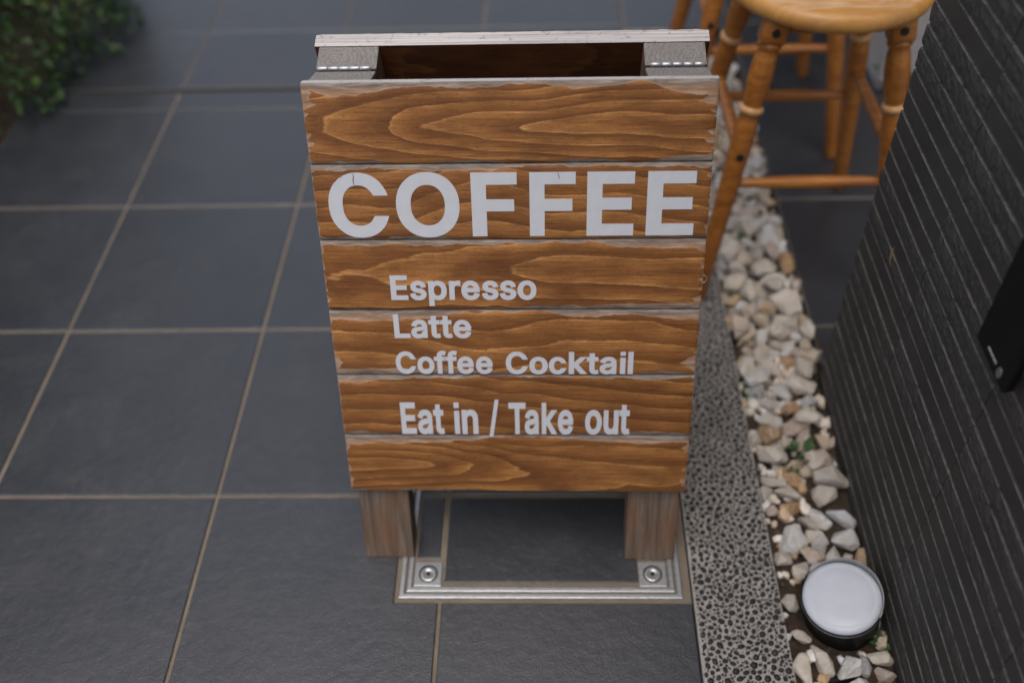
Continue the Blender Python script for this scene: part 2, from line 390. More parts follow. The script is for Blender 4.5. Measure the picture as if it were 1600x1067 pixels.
for i in range(-1, 3):
    xa, xb = GX + T * i + JW / 2, GX + T * (i + 1) - JW / 2
    if i == 2: xb = .1720
    for ya_, yb_ in zip(rows, rows[1:]):
        ja = .0020 if ya_ > 1.55 else JW; jb = .0020 if yb_ > 1.55 else JW
        segs = [(ya_ + ja / 2, yb_ - jb / 2)]
        if ya_ < DARK_Y < yb_: segs = [(ya_ + ja / 2, DARK_Y - .0075), (DARK_Y + .0075, yb_ - jb / 2)]
        for ya, yb in segs:
            hx0, hx1, hy0, hy1 = HATCH
            z = rt.uniform(-.0003, .0003)
            if ya > DARK_Y: xa, xb = GX + T * i + .0014, (GX + T * (i + 1) - .0014 if i < 2 else .172)
            if xb > hx0 and xa < hx1 and yb > hy0 and ya < hy1:
                if i == 1:
                    if ya < hy0: poly = [(xa, ya), (xb, ya), (xb, hy0), (hx0, hy0), (hx0, yb), (xa, yb)]
                    else: poly = [(xa, ya), (hx0, ya), (hx0, hy1), (xb, hy1), (xb, yb), (xa, yb)]
                else:
                    poly = [(xa, ya), (xb, ya), (xb, hy0), (xa, hy0)] if ya < hy0 else [(xa, hy1), (xb, hy1), (xb, yb), (xa, yb)]
            else: poly = [(xa + jit(), ya + jit()), (xb + jit(), ya + jit()), (xb + jit(), yb + jit()), (xa + jit(), yb + jit())]
            tile_obj(poly, pave, z)
far = sheet('far_pavement', .174, .4015, 1.906, 3.15, -.0026, M_GROUT); far.parent = pave
for (xa, xb, ya, yb) in ((.1780, .4005, 1.9075, 2.2300), (.1780, .4005, 2.2365, 2.535), (.1780, .4005, 2.5415, 2.84)):
    tile_obj([(xa, ya), (xb, ya), (xb, yb), (xa, yb)], pave, 0)
gap = sheet('joint_filler', GX - T, .172, DARK_Y - .0074, DARK_Y + .0074, -.0018, M_GAP); gap.parent = pave
pb_v, pb_f = [], []
for j in range(61):
    for i in range(31):
        x = -3.0 + (3.0 + GX - T) * i / 30; y = -.55 + 3.7 * j / 60
        pb_v.append((x, y, -.012 + (.012 * fbm(x * 6, y * 6, 4.0) if i < 30 else -.004)))
for j in range(60):
    for i in range(30):
        a = j * 31 + i; pb_f.append((a, a + 1, a + 32, a + 31))
pbed = mesh_obj('planting_bed', pb_v, pb_f, M_SOIL, None, True); tag(pbed, kind='structure')
# paved recess beside the wall
rec = sheet('recess_floor', .402, 1.35, .86, 2.2, -.0032, M_GROUT); tag(rec, kind='structure')
for xa, xb in ((.404, .783), (.789, 1.088), (1.094, 1.348)):
    for ya_, yb_ in zip(rows, rows[1:]):
        ya, yb = max(ya_ + JW / 2, .865), min(yb_ - JW / 2, 2.2)
        if yb - ya < .02: continue
        tile_obj([(xa, ya), (xb, ya), (xb, yb), (xa, yb)], rec, -.0008 + rt.uniform(-.0003, .0003))

# ------------------------------------------------------------------ pebble-wash strip
strip = box_obj('pebble_strip', .1745, .2770, -.5, 1.905, -.09, -.0010, M_MORTAR); tag(strip, kind='structure')
rp = np.random.RandomState(11)
SX0, SX1, SY0, SY1 = .1760, .2762, .38, 1.90
cell = .012; gw = int((SX1 - SX0) / cell) + 1; gh = int((SY1 - SY0) / cell) + 1
gridp = {}; peb = []
def try_pack(r_lo, r_hi, tries, gap_):
    for _ in range(tries):
        x, y = rp.uniform(SX0 + .001, SX1 - .001), rp.uniform(SY0, SY1); r_ = rp.uniform(r_lo, r_hi)
        if x - r_ * .75 < SX0 or x + r_ * .75 > SX1: continue
        ci, cj = int((x - SX0) / cell), int((y - SY0) / cell); ok = True
        for a in (ci - 1, ci, ci + 1):
            for b in (cj - 1, cj, cj + 1):
                for (px, py, pr) in gridp.get((a, b), ()):
                    if (px - x) ** 2 + (py - y) ** 2 < (pr + r_ + gap_) ** 2: ok = False; break
                if not ok: break
            if not ok: break
        if ok: gridp.setdefault((ci, cj), []).append((x, y, r_)); peb.append((x, y, r_))
try_pack(.0033, .0046, 2600, .0002); try_pack(.0026, .0037, 26000, .0002); try_pack(.0016, .0025, 70000, .0); try_pack(.0009, .0015, 40000, .0)
bmi = bmesh.new(); bmesh.ops.create_icosphere(bmi, subdivisions=1, radius=1); bmi.verts.ensure_lookup_table()
iv = np.array([v.co[:] for v in bmi.verts]); itri = np.array([[v.index for v in f.verts] for f in bmi.faces]); bmi.free()
PV, PF, PT = [], [], []
for q_, (x, y, r_) in enumerate(peb):
    a = rp.uniform(0, math.pi); el = rp.uniform(.72, 1.0); e2 = 1.22 if el < .9 else 1.1
    v = iv * (1 + rp.uniform(-.12, .12, (len(iv), 1))) * np.array([r_ * e2, r_ * el * 1.06, r_ * .75])
    c_, s_ = math.cos(a), math.sin(a)
    v = np.stack([v[:, 0] * c_ - v[:, 1] * s_ + x, v[:, 0] * s_ + v[:, 1] * c_ + y, v[:, 2] - .0010 + r_ * .08], 1)
    PF.append(itri + len(iv) * q_); PV.append(v); PT += [rp.beta(1.6, 2.6)] * len(iv)
pm = bpy.data.meshes.new('pebbles'); pm.from_pydata(np.concatenate(PV).tolist(), [], np.concatenate(PF).tolist()); pm.update()
pm.attributes.new('tone', 'FLOAT', 'POINT').data.foreach_set('value', np.array(PT, np.float32))
pm.polygons.foreach_set('use_smooth', [True] * len(pm.polygons)); pm.materials.append(M_PEBBLE)
pebo = link(bpy.data.objects.new('pebbles', pm), strip); pebo['kind'] = 'stuff'; pebo['label'] = 'small dark pebbles set in pale mortar'

# ------------------------------------------------------------------ stone bed
BZ = .017                                   # lift of the simulated stones
nx, ny = 14, 160; bv, bf = [], []
for j in range(ny + 1):
    for i in range(nx + 1):
        x = .2768 + (.4030 - .2768) * i / nx; y = -.4 + 2.38 * j / ny
        bv.append((x, y, -.035 + BZ + .004 * fbm(x * 40, y * 40, 2.0)))
for j in range(ny):
    for i in range(nx):
        a = j * (nx + 1) + i; bf.append((a, a + 1, a + nx + 2, a + nx + 1))
bed = mesh_obj('stone_bed', bv, bf, M_SOIL, None, True); tag(bed, kind='structure')
def stone_mesh(k):
    rnd = random.Random(100 + k); bm = bmesh.new()
    a, b, c = 1.0, rnd.uniform(.66, .9), rnd.uniform(.48, .7)
    for i in range(rnd.choice((11, 13, 15, 17))):
        while True:
            p = Vector((rnd.gauss(0, 1), rnd.gauss(0, 1), rnd.gauss(0, 1)))
            if p.length > .2: break
        p.normalize(); s = rnd.uniform(.82, 1.08)
        m_ = max(abs(p.x), abs(p.y), abs(p.z)); p = p * (.55 + .45 / m_ * .62)
        bm.verts.new((p.x * a * s * .5, p.y * b * s * .5, p.z * c * s * .5))
    bmesh.ops.convex_hull(bm, input=bm.verts)
    for v in [v for v in bm.verts if not v.link_faces]: bm.verts.remove(v)
    bmesh.ops.dissolve_limit(bm, angle_limit=R(14), verts=bm.verts, edges=bm.edges)
    bmesh.ops.bevel(bm, geom=list(bm.edges), offset=.024, segments=1, affect='EDGES', profile=.5, clamp_overlap=True)
    bmesh.ops.recalc_face_normals(bm, faces=bm.faces)
    me = bpy.data.meshes.new('stone'); bm.to_mesh(me); bm.free()
    me.materials.append(M_STONE); return me
STONE_ME = [stone_mesh(k) for k in range(14)]
PAL = [((.86, .845, .815), 9), ((.83, .75, .64), 8), ((.74, .60, .44), 4), ((.62, .42, .22), 2), ((.68, .53, .44), 3), ((.70, .71, .74), 3), ((.58, .53, .46), 2), ((.54, .29, .11), 1)]
PALX = [c for c, n_ in PAL for _ in range(n_)]
STONES = json.loads('''[[4,0.039,0.2928,0.5615,-0.0272,0.252,-0.137,-0.279,-0.916],
[6,0.0465,0.3352,0.4373,-0.0207,0.436,-0.012,0.777,-0.454],
[1,0.057,0.3137,0.4915,-0.026,0.865,0.093,-0.161,-0.465],
[1,0.0495,0.2898,0.4775,-0.0251,0.53,-0.313,-0.493,0.615],
[8,0.036,0.3511,0.4602,-0.0277,0.904,0.36,0.231,-0.02],
[1,0.039,0.3615,0.4871,-0.0287,0.757,0.059,-0.176,-0.627],
[9,0.042,0.3801,0.4919,-0.0245,0.866,-0.486,0.102,0.051],
[10,0.048,0.3389,0.4752,-0.0169,0.879,-0.195,-0.387,-0.199],
[1,0.054,0.3763,0.6819,-0.0265,0.965,0.137,-0.126,-0.185],
[12,0.045,0.3496,0.68,-0.0284,0.835,-0.188,0.049,-0.515],
[1,0.042,0.3173,0.6965,-0.0282,0.255,-0.053,-0.178,-0.949],
[8,0.051,0.3712,0.7685,-0.025,0.871,0.406,0.135,-0.241],
[4,0.06,0.3039,0.6445,-0.0233,0.938,0.262,-0.166,0.152],
[6,0.054,0.3679,0.6471,-0.0218,0.115,0.023,-0.168,-0.979],
[2,0.039,0.3896,0.6217,-0.0295,0.605,0.004,0.373,-0.703],
[3,0.039,0.3371,0.6488,-0.026,0.828,0.1,0.025,-0.551],
[8,0.051,0.3507,0.6164,-0.0247,0.357,-0.234,0.272,-0.862],
[13,0.045,0.3105,0.607,-0.0234,0.358,-0.414,0.587,-0.597],
[7,0.036,0.2902,0.6192,-0.0255,0.318,0.945,-0.07,-0.029],
[10,0.042,0.284,0.7173,-0.0222,0.4,-0.778,-0.273,0.4],
[11,0.0375,0.3324,0.6712,-0.026,0.704,-0.078,0.448,0.546],
[6,0.045,0.3247,0.6224,-0.0212,0.187,0.643,0.678,-0.304],
[2,0.036,0.373,0.6186,-0.0257,0.176,0.81,0.435,-0.352],
[11,0.033,0.3399,0.6356,-0.0224,0.326,-0.862,0.296,0.252],
[3,0.045,0.3288,0.5967,-0.0153,0.461,0.333,0.663,-0.487],
[1,0.0375,0.3869,0.518,-0.0289,0.466,0.321,-0.725,-0.393],
[7,0.036,0.3799,0.4699,-0.0272,0.366,-0.26,-0.026,0.893],
[11,0.045,0.3021,0.4244,-0.0301,0.226,0.65,0.725,-0.009],
[4,0.045,0.3416,0.3989,-0.0246,0.946,0.118,0.17,-0.248],
[8,0.045,0.3803,0.4366,-0.0258,0.724,0.388,0.267,0.505],
[12,0.0405,0.3652,0.4451,-0.0209,0.211,0.373,-0.084,-0.9],
[7,0.045,0.3319,0.4191,-0.028,0.736,-0.363,-0.547,-0.162],
[13,0.045,0.3094,0.3948,-0.0291,0.864,0.344,-0.367,-0.012],
[9,0.039,0.3526,1.7289,-0.0265,0.941,-0.338,-0.005,-0.025],
[6,0.0495,0.2962,1.7504,-0.0228,0.164,0.025,0.168,0.972],
[4,0.036,0.2965,1.0834,-0.0283,0.483,0.074,-0.724,0.487],
[2,0.027,0.3697,1.0538,-0.0321,0.618,-0.474,-0.154,0.608],
[10,0.045,0.2862,1.4698,-0.0305,0.025,0.446,0.885,0.134],
[11,0.054,0.304,1.1945,-0.0292,0.088,-0.448,0.865,0.208],
[11,0.027,0.3182,0.8883,-0.0306,0.985,-0.133,-0.093,0.06],
[0,0.0615,0.3214,1.088,-0.0214,0.467,0.392,-0.158,0.777],
[7,0.027,0.3437,1.078,-0.0302,0.474,-0.82,0.318,-0.036],
[1,0.039,0.3433,1.4621,-0.0294,0.004,-0.091,0.732,-0.676],
[2,0.054,0.3589,0.9434,-0.0293,0.01,-0.02,0.562,-0.827],
[6,0.054,0.3835,1.0525,-0.0258,0.178,0.778,-0.43,-0.423],
[10,0.042,0.3786,1.4965,-0.0308,0.012,0.361,0.923,0.136],
[11,0.045,0.3078,1.7039,-0.0109,0.875,-0.275,-0.08,-0.391],
[9,0.042,0.3041,1.0501,-0.0143,0.855,0.482,0.09,0.171],
[12,0.045,0.2982,1.3279,-0.0254,0.074,-0.056,0.344,-0.934],
[11,0.042,0.3405,1.5457,-0.0284,0.085,-0.097,0.131,-0.983],
[0,0.0615,0.3661,0.9022,-0.0227,0.061,0.178,-0.045,0.981],
[3,0.036,0.335,0.9678,-0.027,0.512,-0.022,0.013,0.859],
[7,0.054,0.2889,1.6804,-0.0265,0.586,-0.243,-0.627,0.452],
[12,0.036,0.3129,0.9122,-0.0249,0.038,-0.973,-0.148,0.171],
[9,0.0495,0.2928,1.5318,-0.0254,0.156,0.357,-0.918,0.068],
[13,0.036,0.3564,1.6788,-0.031,0.706,0.673,-0.107,0.195],
[3,0.045,0.3399,1.1801,-0.0227,0.696,-0.346,-0.618,0.12],
[3,0.036,0.3218,0.9984,-0.027,0.454,0.022,0.011,-0.89],
[0,0.036,0.33,1.5695,-0.0268,0.213,0.099,0.104,-0.966],
[3,0.033,0.3073,1.2254,-0.0258,0.019,-0.115,0.648,-0.752],
[6,0.0615,0.3503,1.2679,-0.0129,0.835,0.432,0.1,0.327],
[6,0.027,0.3636,1.5411,-0.0284,0.39,-0.027,-0.027,0.92],
[8,0.042,0.3588,1.0667,-0.0206,0.093,0.786,-0.297,-0.535],
[13,0.042,0.39,0.967,-0.0222,0.378,-0.008,-0.633,0.676],
[6,0.027,0.3065,1.0606,-0.0317,0.32,0.893,0.315,-0.024],
[10,0.042,0.3159,1.5471,-0.0275,0.587,0.186,0.613,0.495],
[11,0.045,0.3807,1.5557,-0.0265,0.878,0.01,0.222,0.424],
[4,0.0495,0.3731,1.3875,-0.0253,0.755,0.31,-0.023,0.577],
[13,0.054,0.3703,1.6093,-0.0293,0.193,-0.109,-0.673,-0.706],
[11,0.0615,0.3234,1.6733,-0.0079,0.102,-0.737,0.599,0.297],
[0,0.054,0.3338,0.8914,-0.0233,0.188,0.925,-0.232,-0.236],
[1,0.0615,0.3268,1.3496,-0.0264,0.055,-0.16,0.724,-0.668],
[5,0.042,0.3531,1.1357,-0.0315,0.225,-0.858,0.395,-0.238],
[7,0.036,0.3076,1.3924,-0.0272,0.669,0.081,0.248,-0.696],
[12,0.027,0.3017,0.8716,-0.0308,0.531,-0.149,0.125,-0.825],
[9,0.033,0.3869,1.0921,-0.027,0.617,-0.331,0.598,-0.39],
[2,0.027,0.3912,0.9384,-0.0287,0.659,0.301,0.179,0.666],
[13,0.033,0.3783,1.7241,-0.0313,0.171,0.419,0.537,0.712],
[12,0.0615,0.322,1.2513,-0.0262,0.548,-0.056,-0.186,0.814],
[10,0.045,0.3549,0.8026,-0.0269,0.813,0.111,-0.037,0.57],
[2,0.036,0.3086,1.0076,-0.024,0.449,-0.811,-0.165,0.336],
[12,0.045,0.3582,1.6609,-0.0118,0.321,-0.612,0.587,-0.421],
[1,0.054,0.3198,0.8662,-0.0272,0.009,0.14,-0.745,0.652],
[10,0.045,0.3331,1.7643,-0.0269,0.13,-0.066,-0.199,-0.969],
[7,0.045,0.3221,1.4052,-0.0252,0.937,-0.174,0.236,0.19],
[9,0.0495,0.2897,1.3531,-0.0186,0.44,-0.065,-0.865,-0.232],
[4,0.054,0.3265,1.777,-0.0188,0.554,-0.606,-0.497,0.281],
[1,0.036,0.3898,1.1134,-0.0278,0.419,0.419,0.297,0.749],
[6,0.054,0.3248,1.0242,-0.0192,0.332,0.778,0.144,-0.514],
[3,0.027,0.2835,1.7083,-0.0171,0.718,0.117,0.681,0.083],
[7,0.042,0.3581,1.3705,-0.0243,0.562,0.778,-0.177,-0.216],
[7,0.054,0.3101,0.8338,-0.0266,0.176,0.176,-0.651,0.717],
[4,0.027,0.3732,0.9864,-0.0165,0.285,-0.606,-0.709,-0.221],
[8,0.042,0.3007,0.9907,-0.0206,0.913,-0.258,-0.316,0.012],
[7,0.033,0.3021,1.298,-0.0263,0.514,0.85,-0.069,-0.089],
[11,0.045,0.2968,0.7335,-0.0225,0.486,0.862,-0.057,-0.133],
[0,0.045,0.3838,1.4663,-0.0255,0.892,-0.084,-0.101,-0.432],
[9,0.027,0.3785,1.5217,-0.0294,0.942,0.229,-0.014,-0.245],
[4,0.033,0.3521,1.347,-0.0262,0.103,-0.883,0.337,0.311],
[12,0.0495,0.3633,1.2497,-0.0197,0.586,-0.654,-0.383,0.286],
[4,0.054,0.2932,1.4137,-0.0234,0.793,-0.182,-0.555,0.172],
[0,0.039,0.3161,1.6396,-0.0273,0.62,-0.301,-0.184,0.701],
[8,0.042,0.364,1.1898,-0.0248,0.303,0.305,-0.9,0.077],
[7,0.042,0.3206,1.4297,-0.0239,0.053,0.339,-0.915,-0.211],
[5,0.036,0.3222,1.1883,-0.0253,0.481,-0.861,0.021,0.165],
[7,0.045,0.3361,1.2846,-0.0275,0.332,0.26,-0.61,0.671],
[1,0.027,0.3293,1.1589,-0.031,0.318,-0.279,-0.675,0.605],
[4,0.033,0.3862,0.9521,-0.0199,0.783,-0.211,-0.086,-0.579],
[4,0.054,0.36,0.7161,-0.0244,0.805,0.087,-0.298,-0.505],
[0,0.033,0.2959,1.6083,-0.0275,0.239,0.479,-0.038,0.844],
[6,0.054,0.306,0.8087,-0.0177,0.274,0.803,0.527,-0.055],
[1,0.036,0.3558,1.3088,-0.022,0.346,0.357,-0.195,-0.846],
[3,0.0495,0.329,0.9274,-0.0204,0.406,0.115,-0.878,0.228],
[10,0.033,0.3412,0.9953,-0.0296,0.244,-0.265,-0.924,-0.131],
[5,0.0495,0.3307,1.6715,-0.0232,0.085,-0.043,-0.045,0.994],
[13,0.045,0.3444,1.4398,-0.0259,0.723,0.625,0.233,0.18],
[8,0.042,0.2931,1.1073,-0.0238,0.388,-0.607,-0.655,-0.226],
[5,0.0615,0.347,1.3848,-0.0147,0.198,-0.445,0.838,-0.245],
[1,0.039,0.304,0.9275,-0.0286,0.394,0.783,0.346,0.334],
[11,0.036,0.3428,1.4905,-0.0293,0.719,-0.159,0.033,-0.676],
[11,0.0495,0.3325,1.6153,-0.0296,0.034,0.835,-0.502,-0.224],
[5,0.033,0.3517,1.4709,-0.0273,0.261,0.209,-0.691,0.641],
[1,0.054,0.3095,1.1739,-0.0235,0.071,-0.977,0.108,-0.17],
[7,0.027,0.362,1.037,-0.029,0.88,-0.02,0.26,-0.396],
[0,0.0495,0.357,1.094,-0.0249,0.943,-0.277,0.132,-0.128],
[8,0.054,0.2903,0.9245,-0.0106,0.477,0.367,-0.268,-0.753],
[11,0.045,0.352,0.8366,-0.028,0.131,0.066,-0.149,0.978],
[1,0.045,0.3826,0.9916,-0.0258,0.174,-0.86,0.37,-0.305],
[9,0.045,0.3709,1.1188,-0.0224,0.817,-0.196,-0.085,0.535],
[11,0.045,0.3472,1.5492,-0.0174,0.149,0.985,0.033,-0.079],
[4,0.036,0.3448,1.3283,-0.0288,0.159,0.447,-0.71,0.52],
[12,0.039,0.3223,0.8046,-0.0292,0.966,-0.193,-0.024,-0.171],
[3,0.045,0.3885,1.2278,-0.0227,0.668,-0.242,-0.665,0.231],
[4,0.0495,0.2994,1.1927,-0.0062,0.147,0.983,0.055,-0.096],
[3,0.036,0.3453,1.1769,-0.0037,0.333,0.356,-0.631,0.604],
[3,0.054,0.3714,1.6369,-0.0203,0.057,0.512,-0.489,0.704],
[13,0.036,0.3065,0.9675,-0.0259,0.093,-0.295,0.905,-0.293],
[13,0.027,0.2866,1.3795,-0.0278,0.374,-0.43,0.575,-0.587],
[9,0.027,0.3074,1.5103,-0.0293,0.26,0.018,0.221,0.94],
[1,0.036,0.3453,1.4216,-0.0197,0.575,0.098,0.28,-0.763],
[13,0.039,0.3126,1.4083,-0.0134,0.647,0.15,-0.741,-0.101],
[2,0.027,0.2865,0.8787,-0.0319,0.296,-0.109,0.522,-0.792],
[7,0.045,0.354,1.4037,-0.0229,0.276,-0.751,-0.361,-0.479],
[5,0.033,0.3171,0.8816,-0.0214,0.822,-0.219,-0.048,-0.523],
[1,0.039,0.3028,1.44,-0.0198,0.422,-0.642,0.308,0.561],
[7,0.0495,0.3854,0.9336,-0.0042,0.156,-0.298,-0.378,0.863],
[4,0.054,0.2879,0.9995,-0.0066,0.851,0.075,-0.357,0.377],
[1,0.0615,0.3011,1.1448,-0.0254,0.911,0.183,-0.031,0.369],
[9,0.033,0.3376,1.5893,-0.0277,0.362,-0.143,0.306,-0.869],
[6,0.033,0.3548,0.9784,-0.025,0.861,0.011,-0.295,-0.415],
[2,0.042,0.2816,1.1381,-0.0077,0.701,-0.138,0.38,0.588],
[7,0.027,0.3512,1.1658,-0.0305,0.276,0.483,-0.445,0.702],
[9,0.0495,0.3714,0.9207,-0.0093,0.391,-0.76,0.506,-0.116],
[10,0.033,0.3591,0.9644,-0.0256,0.215,0.337,-0.706,-0.584],
[12,0.033,0.2865,1.7729,-0.0291,0.011,-0.71,0.669,-0.222],
[6,0.0615,0.2964,0.7743,-0.0126,0.026,0.082,0.462,0.882],
[9,0.0615,0.3863,1.1549,-0.0159,0.601,-0.379,-0.498,0.497],
[4,0.042,0.3844,1.4898,-0.0164,0.246,0.331,-0.718,0.561],
[11,0.0615,0.3136,1.7061,-0.0257,0.324,0.035,-0.159,0.932],
[7,0.042,0.2949,1.0176,-0.0278,0.46,-0.879,0.037,0.118],
[5,0.033,0.2998,1.0243,-0.0162,0.189,0.529,-0.695,0.449],
[2,0.039,0.378,1.4392,-0.028,0.115,0.957,-0.267,-0.023],
[12,0.039,0.292,1.2209,-0.022,0.059,-0.202,-0.473,0.855],
[0,0.033,0.3563,1.66,-0.0301,0.115,0.368,0.905,0.181],
[12,0.0615,0.3623,1.0156,-0.0203,0.815,0.161,-0.115,-0.544],
[13,0.036,0.3883,1.0235,-0.0241,0.78,-0.163,-0.569,0.203],
[5,0.027,0.3724,1.1688,-0.0326,0.193,-0.232,-0.916,0.264],
[10,0.0495,0.3194,1.4451,-0.0218,0.41,0.078,-0.877,0.239],
[2,0.036,0.2992,1.0396,-0.0313,0.056,-0.249,-0.432,0.865],
[10,0.033,0.326,1.4225,-0.0105,0.26,0.912,0.265,-0.176],
[0,0.033,0.291,1.4924,-0.0249,0.236,-0.816,-0.5,-0.168],
[3,0.042,0.3698,0.866,-0.0217,0.606,0.418,0.637,-0.229],
[10,0.0495,0.3187,1.3664,-0.0098,0.633,-0.755,-0.116,-0.125],
[9,0.036,0.2932,0.9037,-0.0271,0.041,-0.0,-0.338,0.94],
[3,0.033,0.3506,1.5822,-0.0257,0.025,-0.266,-0.016,-0.964],
[1,0.036,0.3733,1.3138,-0.0291,0.034,0.295,0.804,0.515],
[5,0.033,0.3764,1.6998,-0.0322,0.314,-0.941,-0.089,-0.093],
[1,0.0495,0.3314,1.1555,-0.0176,0.831,0.536,-0.084,-0.119],
[4,0.027,0.3371,1.225,-0.026,0.579,0.383,0.453,-0.56],
[13,0.027,0.3056,1.5941,-0.0291,0.012,-0.895,-0.447,-0.01],
[13,0.054,0.3338,1.4565,0.0002,0.789,-0.379,0.318,0.365],
[2,0.0615,0.3135,1.0641,-0.004,0.368,-0.542,0.484,-0.58],
[4,0.045,0.3589,1.5108,-0.0243,0.367,-0.595,-0.694,-0.171],
[6,0.027,0.3067,0.9762,-0.0202,0.145,-0.122,-0.926,0.327],
[7,0.039,0.3144,1.1174,-0.0288,0.697,-0.665,-0.113,-0.244],
[10,0.039,0.3695,1.4623,-0.0231,0.213,0.681,0.545,0.441],
[1,0.054,0.3224,1.5202,-0.0215,0.609,-0.216,-0.601,0.472],
[0,0.0495,0.3772,1.3638,-0.0137,0.018,-0.454,0.844,0.285],
[4,0.036,0.3369,0.8206,-0.022,0.511,0.264,-0.148,-0.804],
[6,0.0615,0.34,1.231,-0.003,0.99,0.049,0.134,0.001],
[6,0.0615,0.3386,1.049,-0.0279,0.056,0.592,-0.758,-0.267],
[10,0.045,0.3745,1.2722,-0.0268,0.97,0.108,-0.116,-0.183],
[0,0.045,0.3071,1.0299,-0.0011,0.382,0.776,0.481,0.145],
[0,0.0495,0.3466,1.719,-0.01,0.685,-0.177,-0.04,0.706],
[7,0.039,0.3633,1.6924,-0.0222,0.57,0.246,-0.14,0.771],
[7,0.042,0.3036,1.5123,-0.0147,0.244,-0.84,0.456,-0.164],
[9,0.0615,0.3802,1.4146,-0.0112,0.154,0.743,-0.493,0.426],
[6,0.039,0.387,1.2605,-0.0193,0.13,0.391,0.701,0.582],
[0,0.027,0.3388,1.5215,-0.0295,0.356,-0.224,-0.272,0.865],
[13,0.0615,0.3609,1.099,-0.0116,0.77,0.555,-0.272,-0.159],
[8,0.0495,0.3368,1.6513,-0.0216,0.232,-0.375,-0.857,0.266],
[10,0.045,0.3836,1.5948,-0.0117,0.85,0.472,-0.004,0.235],
[13,0.042,0.2877,0.8008,-0.0224,0.477,-0.518,-0.077,0.706],
[7,0.033,0.3369,1.1233,-0.0273,0.359,-0.341,-0.018,0.869],
[13,0.0615,0.3549,1.3339,-0.0101,0.738,0.373,-0.513,-0.232],
[3,0.0615,0.3462,1.1311,-0.0085,0.452,0.707,0.531,-0.116],
[10,0.033,0.3147,0.8992,-0.0178,0.508,0.636,0.558,0.162],
[5,0.027,0.3062,1.7627,-0.0278,0.191,0.972,0.105,-0.091],
[5,0.036,0.3658,1.0082,-0.0064,0.013,-0.572,0.748,-0.336],
[13,0.045,0.2963,1.0636,-0.0179,0.002,-0.083,-0.956,-0.281],
[0,0.033,0.3486,0.754,-0.0274,0.888,0.15,-0.34,0.272],
[12,0.039,0.3098,1.5762,-0.0153,0.352,0.594,0.699,0.186],
[7,0.033,0.3897,1.3698,-0.0264,0.88,0.305,-0.128,-0.342],
[3,0.045,0.292,1.3877,-0.0122,0.577,-0.346,-0.503,-0.542],
[5,0.054,0.3812,1.3353,-0.0298,0.292,-0.11,-0.902,0.3],
[6,0.0615,0.3693,1.5786,-0.0142,0.183,-0.292,-0.782,-0.519],
[3,0.033,0.3237,1.3814,-0.0298,0.15,0.904,0.399,-0.023],
[0,0.045,0.2932,1.5804,-0.025,0.258,0.477,-0.049,0.839],
[4,0.033,0.3819,1.1872,-0.0267,0.334,0.66,-0.673,0.019],
[5,0.027,0.3457,1.6928,-0.0324,0.137,-0.716,0.604,-0.323],
[6,0.027,0.3214,1.3061,-0.0317,0.045,0.501,-0.804,-0.318],
[10,0.033,0.3758,1.7605,-0.0316,0.107,0.918,0.372,0.084],
[3,0.027,0.3604,1.7113,-0.0273,0.708,-0.404,-0.578,0.048],
[8,0.039,0.3322,1.2086,-0.0209,0.288,-0.922,0.077,-0.247],
[0,0.054,0.3038,1.1209,-0.0034,0.527,0.191,-0.744,0.363],
[8,0.033,0.2858,1.5057,-0.0269,0.058,-0.534,0.629,0.563],
[11,0.0615,0.366,1.0481,-0.0024,0.299,-0.064,0.901,0.307],
[12,0.042,0.2917,0.9425,-0.0244,0.365,0.18,-0.059,-0.912],
[3,0.033,0.3149,0.7754,-0.0298,0.007,-0.494,0.856,0.152],
[2,0.0495,0.2888,1.1781,-0.0191,0.218,-0.397,-0.516,0.727],
[7,0.036,0.329,0.9481,-0.0292,0.244,0.503,-0.423,0.714],
[5,0.0495,0.3157,0.7119,-0.0234,0.237,0.97,-0.048,-0.031],
[12,0.0615,0.3072,1.4825,-0.0149,0.43,0.298,-0.851,0.047],
[1,0.054,0.3904,0.9943,-0.0037,0.602,0.12,0.246,0.75],
[10,0.0495,0.3275,0.7418,-0.028,0.051,0.877,-0.478,-0.021],
[2,0.027,0.3449,1.7077,-0.0302,0.452,-0.576,-0.178,0.658],
[12,0.0495,0.3652,1.1647,-0.0002,0.535,-0.368,0.322,-0.689],
[13,0.036,0.3181,1.131,-0.0232,0.842,0.038,0.277,0.46],
[9,0.039,0.3067,1.789,-0.0251,0.151,-0.173,0.088,-0.969],
[7,0.045,0.2967,0.8842,-0.0199,0.521,-0.722,-0.098,-0.444],
[13,0.036,0.3132,1.379,-0.0173,0.607,0.736,-0.197,0.227],
[0,0.027,0.2849,1.1241,-0.0247,0.277,0.799,0.248,-0.473],
[10,0.054,0.2991,1.2465,-0.011,0.089,-0.656,-0.736,0.142],
[11,0.027,0.37,0.9628,-0.0225,0.344,-0.672,-0.183,0.63],
[10,0.036,0.2901,1.5539,-0.0253,0.726,0.646,-0.047,-0.23],
[6,0.036,0.3911,1.0735,-0.0197,0.149,0.885,0.223,-0.38],
[7,0.0615,0.3804,1.6663,-0.0232,0.38,0.484,-0.557,0.558],
[9,0.054,0.3524,1.0789,0.0079,0.292,0.856,-0.401,0.147],
[10,0.042,0.3185,0.9572,-0.0188,0.25,-0.657,0.617,0.354],
[6,0.027,0.2805,1.3975,-0.0081,0.517,0.341,-0.361,-0.697],
[7,0.039,0.3441,1.1637,-0.0087,0.117,-0.573,0.784,-0.208],
[13,0.027,0.3142,1.1021,-0.0264,0.281,-0.161,0.76,0.563],
[6,0.033,0.2863,1.1559,-0.0266,0.795,0.138,-0.102,-0.582],
[8,0.0495,0.3176,1.1442,0.0007,0.861,0.18,0.412,0.237],
[11,0.033,0.2897,1.0347,-0.0245,0.364,-0.471,0.677,0.434],
